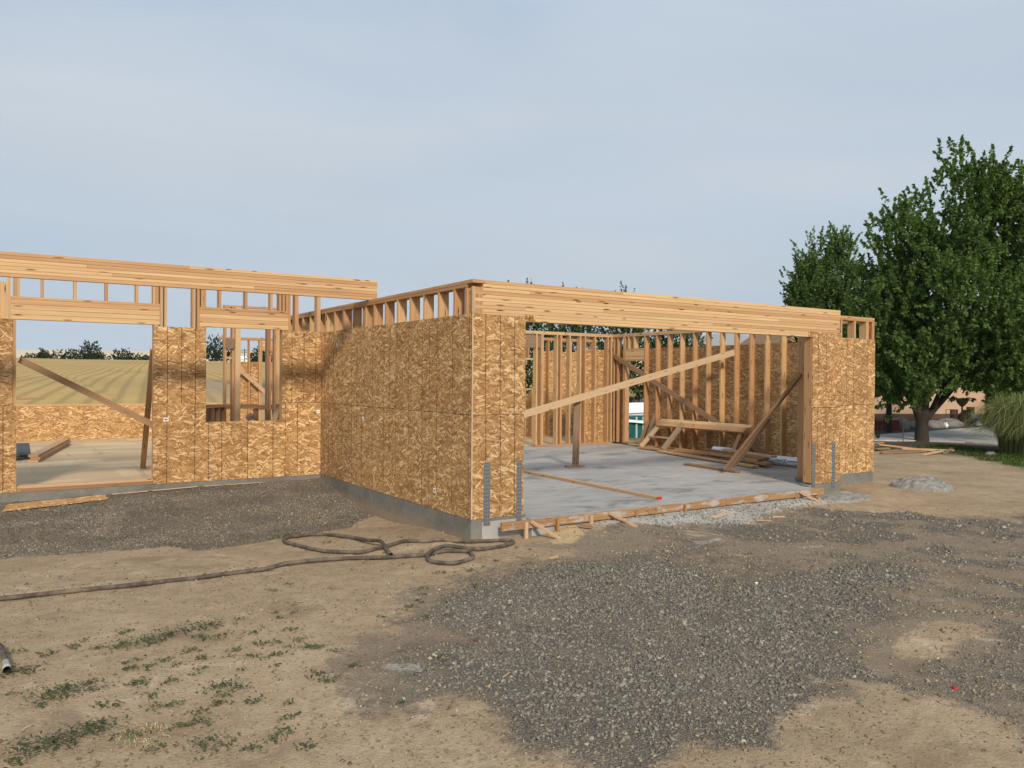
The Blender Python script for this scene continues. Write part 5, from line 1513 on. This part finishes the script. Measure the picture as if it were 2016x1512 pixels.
# peach stucco house
NH = empty('stucco_house', (38, 17, -0.3), 'peach stucco house with a brown tile roof behind the trees at right', 'house')
ux = np.array([math.cos(-0.46), math.sin(-0.46), 0]); uy = np.array([-ux[1], ux[0], 0])
O_ = np.array([33.2, 16.4, -0.45])
def hbox(name, a0, a1, b0, b1, z0, z1, mat, par=NH):
    c = O_ + ux * (a0 + a1) / 2 + uy * (b0 + b1) / 2
    return bar(name, c + ux * (a0 - a1) / 2 + [0, 0, (z0 + z1) / 2], c + ux * (a1 - a0) / 2 + [0, 0, (z0 + z1) / 2], b1 - b0, z1 - z0, mat, par, side=tuple(uy))
hbox('wall', -4.0, 14.0, 0.0, 9.0, 0.0, 3.3, MSTUC)
hbox('wall', 7.5, 14.0, -3.0, -0.002, 0.0, 3.3, MSTUC)
hbox('base_trim', -4.02, 7.49, -0.03, -0.003, 0.0, 0.42, MTRIMB)
def roofm(a0, a1, b0, b1, z0, z1):
    q = lambda a, b, z: O_ + ux * a + uy * b + np.array([0, 0, z])
    V = [q(a0, b0, z0), q(a1, b0, z0), q(a1, b1, z0), q(a0, b1, z0), q(a0 + 2.5, (b0 + b1) / 2, z1), q(a1 - 2.5, (b0 + b1) / 2, z1)]
    V += [v - np.array([0, 0, 0.18]) for v in V[:4]]
    me = bpy.data.meshes.new('roof')
    me.from_pydata([tuple(v) for v in V], [], [(0, 1, 5, 4), (1, 2, 5), (2, 3, 4, 5), (3, 0, 4), (0, 6, 7, 1), (1, 7, 8, 2), (2, 8, 9, 3), (3, 9, 6, 0), (9, 8, 7, 6)])
    me.materials.append(MROOF)
    r = link(bpy.data.objects.new('roof', me), NH)
    # courses of tiles on the two long slopes
    for side in (0, 1):
        for c_ in range(14):
            t = (c_ + 0.5) / 14
            bb = b0 + (b1 - b0) * 0.5 * t if side == 0 else b1 - (b1 - b0) * 0.5 * t
            zz = z0 + (z1 - z0) * t + 0.03
            ins = 2.5 * t
            bar('tile_course', q(a0 + ins + 0.05, bb, zz), q(a1 - ins - 0.05, bb, zz), 0.30, 0.05, MROOF, NH, side=tuple(uy + np.array([0, 0, (0.18 if side == 0 else -0.18)])))
roofm(-4.6, 14.6, -0.7, 9.6, 3.32, 6.2)
roofm(6.9, 14.6, -3.7, 5.0, 3.30, 5.6)
# yard ornaments
def cyl(name, x, y, r, h, mat, label, cat, group=None):
    o = empty(name, (x, y, -0.33), label, cat, group)
    lathe('drum_body', [(0, 0), (r, 0), (r, h * 0.33), (r * 1.04, h * 0.335), (r * 1.04, h * 0.345), (r, h * 0.35), (r, h * 0.66), (r * 1.04, h * 0.665), (r * 1.04, h * 0.675), (r, h * 0.68), (r, h)], mat, o, (x, y, -0.33), 18)
    lathe('drum_rim', [(r, h), (r * 1.05, h * 1.005), (r * 1.03, h * 1.02), (r * 0.93, h * 1.01), (r * 0.92, h * 0.97), (0, h * 0.965)], mat, o, (x, y, -0.33), 18)
cyl('rusty_drum', 31.55, 11.20, 0.16, 0.72, MRUST, 'leftmost rusty upright drum by the peach house', 'drum')
cyl('rusty_drum', 32.15, 10.95, 0.17, 0.70, MRUST, 'rusty drum just right of the metal urn', 'drum')
cyl('rusty_drum', 33.25, 11.35, 0.17, 0.80, MRUST, 'rusty drum behind the cream garden ball', 'drum')
ur = empty('garden_urn', (31.85, 11.0, -0.33), 'dark metal urn on a slim stem between the rusty drums', 'urn')
lathe('bowl', [(0.03, 0.85), (0.10, 0.90), (0.22, 1.05), (0.26, 1.20), (0.29, 1.24), (0.24, 1.22), (0, 1.15)], MRUST, ur, (31.85, 11.0, -0.33), 18)
lathe('stem', [(0.17, 0), (0.17, 0.48), (0.10, 0.56), (0.04, 0.62), (0.035, 0.86)], MRUST, ur, (31.85, 11.0, -0.33), 16)
def ball(x, y, z, r, mat, label):
    n = 10
    lathe('garden_ball', [(max(0.001, r * math.sin(math.pi * t / n)), -r * math.cos(math.pi * t / n)) for t in range(n + 1)], mat, None, (x, y, z), 18, label=label, cat='garden ball')
ball(32.55, 10.95, 0.03, 0.20, MYEL, 'cream glazed garden ball above the blue one')
ball(32.30, 10.62, -0.15, 0.19, MBLUE, 'blue glazed garden ball beside the driveway')
ball(32.22, 10.45, -0.27, 0.15, MWHITE, 'white garden ball half sunk below the blue ball')
rk = empty('metal_rack', (31.3, 11.35, -0.33), 'thin rusty rack left of the drums', 'rack')
for q in (0, 0.22):
    tube('upright', [(31.25 + q * 0.8, 11.4 - q * 0.5, -0.33), (31.25 + q * 0.8, 11.4 - q * 0.5, 0.40)], 0.015, MRUST, rk, 6, 1)
for q in (0.0, 0.25, 0.5, 0.7):
    tube('rung', [(31.25, 11.4, -0.3 + q), (31.25 + 0.176, 11.4 - 0.11, -0.3 + q)], 0.012, MRUST, rk, 6, 1)
pb = empty('planter_box', (24.9, 10.6, -0.33), 'low dark red planter behind the driveway, half hidden by the garage', 'planter')
for q in range(3):
    bar('board', np.array((24.0, 11.05, -0.25 + 0.135 * q)), np.array((25.6, 10.25, -0.25 + 0.135 * q)), 0.04, 0.128, MRED, pb)
bar('board', (25.62, 10.24, -0.11), (26.0, 11.0, -0.11), 0.04, 0.40, MRED, pb)
bar('soil', (24.1, 11.25, 0.0), (25.75, 10.45, 0.0), 0.5, 0.1, MBLACK, pb)
def boulder(x, y, rx, rz, seed, label):
    r_ = np.random.default_rng(seed)
    n, m = 14, 9
    V = []
    for a in range(m + 1):
        th = math.pi * a / m
        for b in range(n):
            ph = 2 * math.pi * b / n
            d = np.array([math.sin(th) * math.cos(ph), math.sin(th) * math.sin(ph), math.cos(th)])
            k_ = 0.8 + 0.4 * float(fbm(np.array([d[0] * 1.7 + seed]), np.array([d[1] * 1.7 + d[2] * 2.1]), 3)[0])
            V.append(d * k_ * np.array([rx, rx * 0.8, rz]))
    V = np.array(V) + np.array([x, y, -0.33 + rz * 0.5])
    F_ = [(a * n + b, a * n + (b + 1) % n, (a + 1) * n + (b + 1) % n, (a + 1) * n + b) for a in range(m) for b in range(n)]
    mesh_np('boulder', V, F_, MROCK, None, False, label=label, cat='boulder')
boulder(26.1, 10.5, 0.45, 0.36, 1, 'grey pointed boulder left of the big trunk, behind the driveway')
boulder(27.0, 10.4, 0.35, 0.22, 2, 'lower grey boulder just left of the big trunk')
boulder(28.9, 10.7, 0.6, 0.22, 3, 'flat grey boulder just right of the big trunk')
boulder(30.2, 10.7, 0.65, 0.26, 4, 'broad grey boulder left of the rusty drums')
wp = wad('garden_figure', 29.3, 10.35, 0.10, MWHITE, 'small white garden figure between the flat boulders', 'figure', 1.4)
tw = empty('twiggy_shrub', (20.3, 7.75, -0.33), 'small leafless twiggy shrub beside the garage corner', 'shrub')
for q in range(7):
    a = q * 0.9
    tube('twig', [(20.3, 7.75, -0.35), (20.3 + 0.12 * math.cos(a), 7.75 + 0.12 * math.sin(a), 0.0), (20.3 + 0.32 * math.cos(a), 7.75 + 0.32 * math.sin(a), 0.42 + 0.1 * (q % 3))], [0.018, 0.013, 0.005], MBARK, tw, 5, 3)
bar('garden_stake', (20.10, 6.75, -0.35), (20.12, 6.76, 0.30), 0.02, 0.02, MRUST, None, label='thin dark stake standing left of the big trunk', cat='stake')
# scrap lumber thrown on the verge
sc = [((15.2, 5.3, 0.04), (16.6, 5.1, 0.05), 0.14, MOLD), ((15.4, 5.5, 0.13), (16.4, 5.35, 0.13), 0.14, MPALE), ((15.6, 5.4, 0.21), (16.5, 5.2, 0.21), 0.12, MOLD),
      ((15.8, 4.9, 0.22), (17.2, 4.1, 0.04), 0.10, MWOOD), ((16.6, 4.7, 0.08), (17.8, 3.9, 0.05), 0.09, MPALE), ((15.3, 4.5, 0.04), (16.9, 4.2, 0.04), 0.10, MBROWN),
      ((15.9, 3.7, 0.03), (17.2, 3.9, 0.05), 0.10, MPALE), ((16.8, 3.6, 0.04), (18.3, 4.2, 0.05), 0.09, MOLD)]
sl_ = ['lowest grey board of the scrap lumber by the garage corner', 'pale board second from the top of the scrap lumber', 'short topmost board of the scrap lumber on the verge',
       'orange tan board sloping down off the scrap lumber', 'pale board beyond the sloping orange tan one', 'brown scrap board lying nearest the garage corner',
       'pale scrap board nearest the dirt track', 'grey scrap board farthest right on the grass verge']
for (a, b, w, m_), l_ in zip(sc, sl_):
    bar('scrap_board', (a[0], a[1], float(gheight(a[0], a[1])) + a[2]), (b[0], b[1], float(gheight(b[0], b[1])) + b[2]), w, 0.04, m_, None, label=l_, cat='board', group='scrap lumber on the verge')
boulder(17.45, 2.75, 0.16, 0.10, 7, 'small tan stone on the grass verge at right')

# ------------------------------------------------------------------ tarp-covered bin behind the door opening
TB = empty('covered_bin', (13.6, 12.3, -0.35), 'teal bin under a white printed tarp outside the garage door opening', 'bin')
bx('bin_side', 12.2, 15.2, 12.0, 13.4, -0.33, 0.42, MTEAL, TB)
for x in (13.25, 13.55, 14.2):
    bx('rib', x, x + 0.07, 11.965, 11.998, -0.33, 0.40, MTRIM, TB)
nx_, ny_ = 26, 16
uu, vv = np.meshgrid(np.linspace(0, 1, nx_), np.linspace(0, 1, ny_))
tx = 12.05 + 3.3 * uu
ty = 11.90 + 1.6 * vv
drop = np.where(vv < 0.22, (0.22 - vv) / 0.22, 0)
tz = 0.46 + 0.36 * sm(vv, 0.15, 0.75) - drop * (0.16 + 0.14 * uu + 0.10 * fbm(uu * 5, vv * 0 + 2, 2)) + 0.05 * (fbm(uu * 6, vv * 5, 3) - 0.5)
ty = ty - drop * 0.03 - 0.05 * (fbm(uu * 9, vv * 3, 2) - 0.5) * drop
q = (np.arange(ny_ - 1)[:, None] * nx_ + np.arange(nx_ - 1)[None]).ravel()
tarp = mesh_np('tarp', np.stack([tx.ravel(), ty.ravel(), tz.ravel()], 1), np.stack([q, q + 1, q + nx_ + 1, q + nx_], 1), plain('tarp_white', (0.86, 0.87, 0.88), 0.5), TB, True)
bar('tarp_weight', (12.75, 12.12, 0.50), (15.0, 12.10, 0.53), 0.09, 0.04, MBROWN, TB)
for a, b in (((12.62, 12.75, 0.80), (13.00, 12.45, 0.70)), ((13.00, 12.45, 0.70), (12.84, 12.30, 0.62)), ((12.84, 12.30, 0.62), (12.72, 12.36, 0.65))):
    bar('print_mark', a, b, 0.035, 0.006, MINK, TB)

# ------------------------------------------------------------------ far field, hills and trees
def far_tree(px, py, h, w, label, seed, lsz=0.5, grp='trees along the crest of the field', n=330, mat=None, name='field_tree', low=0.35):
    z = float(gheight(px, py)) - 0.3
    h *= 0.88
    r_ = np.random.default_rng(seed)
    ee = [(0, 0, h * 0.52, w * 0.40, w * 0.4, h * 0.42), (-w * 0.24, 0, h * 0.34, w * 0.3, w * 0.3, h * 0.32), (w * 0.24, 0, h * 0.36, w * 0.3, w * 0.3, h * 0.33), (0, 0, h * 0.2, w * 0.42, w * 0.4, h * 0.18)]
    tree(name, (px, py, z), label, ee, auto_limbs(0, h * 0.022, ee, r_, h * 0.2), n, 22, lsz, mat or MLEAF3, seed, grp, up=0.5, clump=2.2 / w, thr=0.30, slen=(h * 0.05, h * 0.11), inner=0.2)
def pol(az_px, dist):
    """ground point on a bearing (tangent units right of the view axis) at a distance along the view"""
    v = FH * dist + SITE_X * az_px * dist
    return SITE[0] + v[0], SITE[1] + v[1]
FT = [(-0.605, 300, 5.2, 9, 'small pale bush at the left end of the far tree line'), (-0.590, 300, 7.5, 5, 'narrow pointed tree near the left of the far tree line'),
      (-0.567, 300, 7.2, 14, 'broad rounded clump in the far tree line, left part'), (-0.548, 302, 7.6, 13, 'broad rounded clump in the far tree line, middle'),
      (-0.531, 300, 12.0, 9, 'tallest tree of the far line seen through the wide doorway'), (-0.522, 305, 6.8, 9, 'low bush right of the tallest far tree'),
      (-0.490, 300, 8.0, 9, 'rounded far tree just right of the gap in the line'), (-0.473, 300, 5.6, 12, 'low spreading far bush before the doorway jamb'),
      (-0.456, 300, 4.2, 9, 'lowest far bush at the right end of the line')]
for q, (a, d, h, w, l_) in enumerate(FT):
    far_tree(*pol(a, d), h, w, l_, 200 + q)
far_tree(*pol(-0.372, 285), 12.5, 11, 'big dark tree seen through the left of the wing window', 230, n=480)
far_tree(*pol(-0.320, 300), 4.4, 5, 'tiny dark bush through the middle of the wing window', 231)
far_tree(*pol(-0.318, 280), 7.4, 8, 'dark far tree between the back wall studs', 233)
far_tree(*pol(-0.306, 280), 6.2, 9, 'dark far tree below the back wall header', 234)
for q, (a, d, h, w, l_) in enumerate(((0.232, 120, 6.8, 4.6, 'far tree left of the brace through the right wall studs'), (0.222, 125, 6.4, 3.0, 'narrow far tree beside it through the right wall studs'),
                                     (0.262, 118, 6.6, 4.2, 'far tree behind the middle studs of the right wall'), (0.345, 75, 5.2, 7.0, 'dark green tree behind the last studs of the right wall'), (0.36, 80, 5.8, 6.0, 'dark green tree behind the right garage post'))):
    far_tree(*pol(a, d), h, w, l_, 250 + q, lsz=0.3, grp='trees beyond the right wall', n=320)
# white farm building and pole beyond the crest
bxx, byy = pol(-0.338, 330)
gzz = float(gheight(bxx, byy))
FB = empty('farm_building', (bxx, byy, gzz), 'small white farm building on the crest through the wing window', 'building')
bar('wall', (bxx - 3, byy, gzz + 1.3), (bxx + 3, byy, gzz + 1.3), 4.0, 3.6, MWHITE, FB)
me = bpy.data.meshes.new('roof')
me.from_pydata([(bxx - 3.3, byy - 2.3, gzz + 3.1), (bxx + 3.3, byy - 2.3, gzz + 3.1), (bxx + 3.3, byy + 2.3, gzz + 3.1), (bxx - 3.3, byy + 2.3, gzz + 3.1), (bxx - 3.3, byy, gzz + 4.4), (bxx + 3.3, byy, gzz + 4.4)], [],
               [(0, 1, 5, 4), (2, 3, 4, 5), (1, 2, 5), (3, 0, 4), (3, 2, 1, 0)])
me.materials.append(MWHITE)
link(bpy.data.objects.new('roof', me), FB)
bxx, byy = pol(-0.3365, 310)
gzz = float(gheight(bxx, byy))
PL = empty('utility_pole', (bxx, byy, gzz), 'grey utility pole with cross arms beside the white farm building', 'pole')
tube('pole', [(bxx, byy, gzz - 0.5), (bxx, byy, gzz + 6.5)], 0.18, MDARK, PL, 8, 1)
for h in (5.2, 6.0):
    bar('cross_arm', (bxx - 1.6, byy + 0.8, gzz + h), (bxx + 1.6, byy - 0.8, gzz + h), 0.2, 0.2, MDARK, PL)

def ridge(name, dist, a0, a1, hfun, mat, depth=400):
    n, m = 90, 6
    V = []
    for k_ in range(m):
        for q in range(n):
            a = a0 + (a1 - a0) * q / (n - 1)
            d = dist + depth * k_ / (m - 1)
            x, y = pol(a, d)
            t = k_ / (m - 1)
            V.append((x, y, -4 + (hfun(a) + 4) * math.sin(t * math.pi / 2) ** 0.8))
    q = (np.arange(m - 1)[:, None] * n + np.arange(n - 1)[None]).ravel()
    mesh_np(name, V, np.stack([q, q + 1, q + n + 1, q + n], 1), mat, None, True, kind='structure')
rn = lambda a, s, o: float(fbm(np.array([a * s + o]), np.array([o * 1.7]), 3)[0]) - 0.5
th = NT('ripe_wheat_hill')
th.color(th.mix(th.noise(th.geo(), 0.01, 3), (0.56, 0.47, 0.31), (0.72, 0.62, 0.44))).rough(0.95)
ridge('wheat_hill', 1200, -1.6, 1.2, lambda a: 52 + 10 * rn(a, 4, 3.3) + 8 * rn(a, 15, 1.2) + 25 * max(0, a), th.m)
tm = NT('dry_mountain')
tm.color(tm.mix(tm.noise(tm.geo(), 0.002, 4), (0.22, 0.20, 0.15), (0.36, 0.31, 0.22))).rough(0.95)
ridge('mountains', 6500, -0.5, 1.6, lambda a: 60 + 320 * float(sm(np.array(a), -0.1, 0.3)) + 260 * rn(a, 6, 7.7) + 90 * rn(a, 25, 2.2), tm.m, 1500)

# ------------------------------------------------------------------ hazy air
HZ = True
if HZ:
    hm = bpy.data.materials.new('hazy_air')
    hm.use_nodes = True
    hm.node_tree.nodes.clear()
    ho = hm.node_tree.nodes.new('ShaderNodeOutputMaterial')
    hv = hm.node_tree.nodes.new('ShaderNodeVolumePrincipled')
    hv.inputs['Color'].default_value = (0.80, 0.90, 1.0, 1)
    hv.inputs['Density'].default_value = 0.00009
    hv.inputs['Anisotropy'].default_value = 0.0
    hm.node_tree.links.new(hv.outputs[0], ho.inputs['Volume'])
    bx('haze', -12000, 12000, -12000, 12000, -8, 620, hm, None, kind='stuff', label='thin pale haze filling the air', cat='haze')
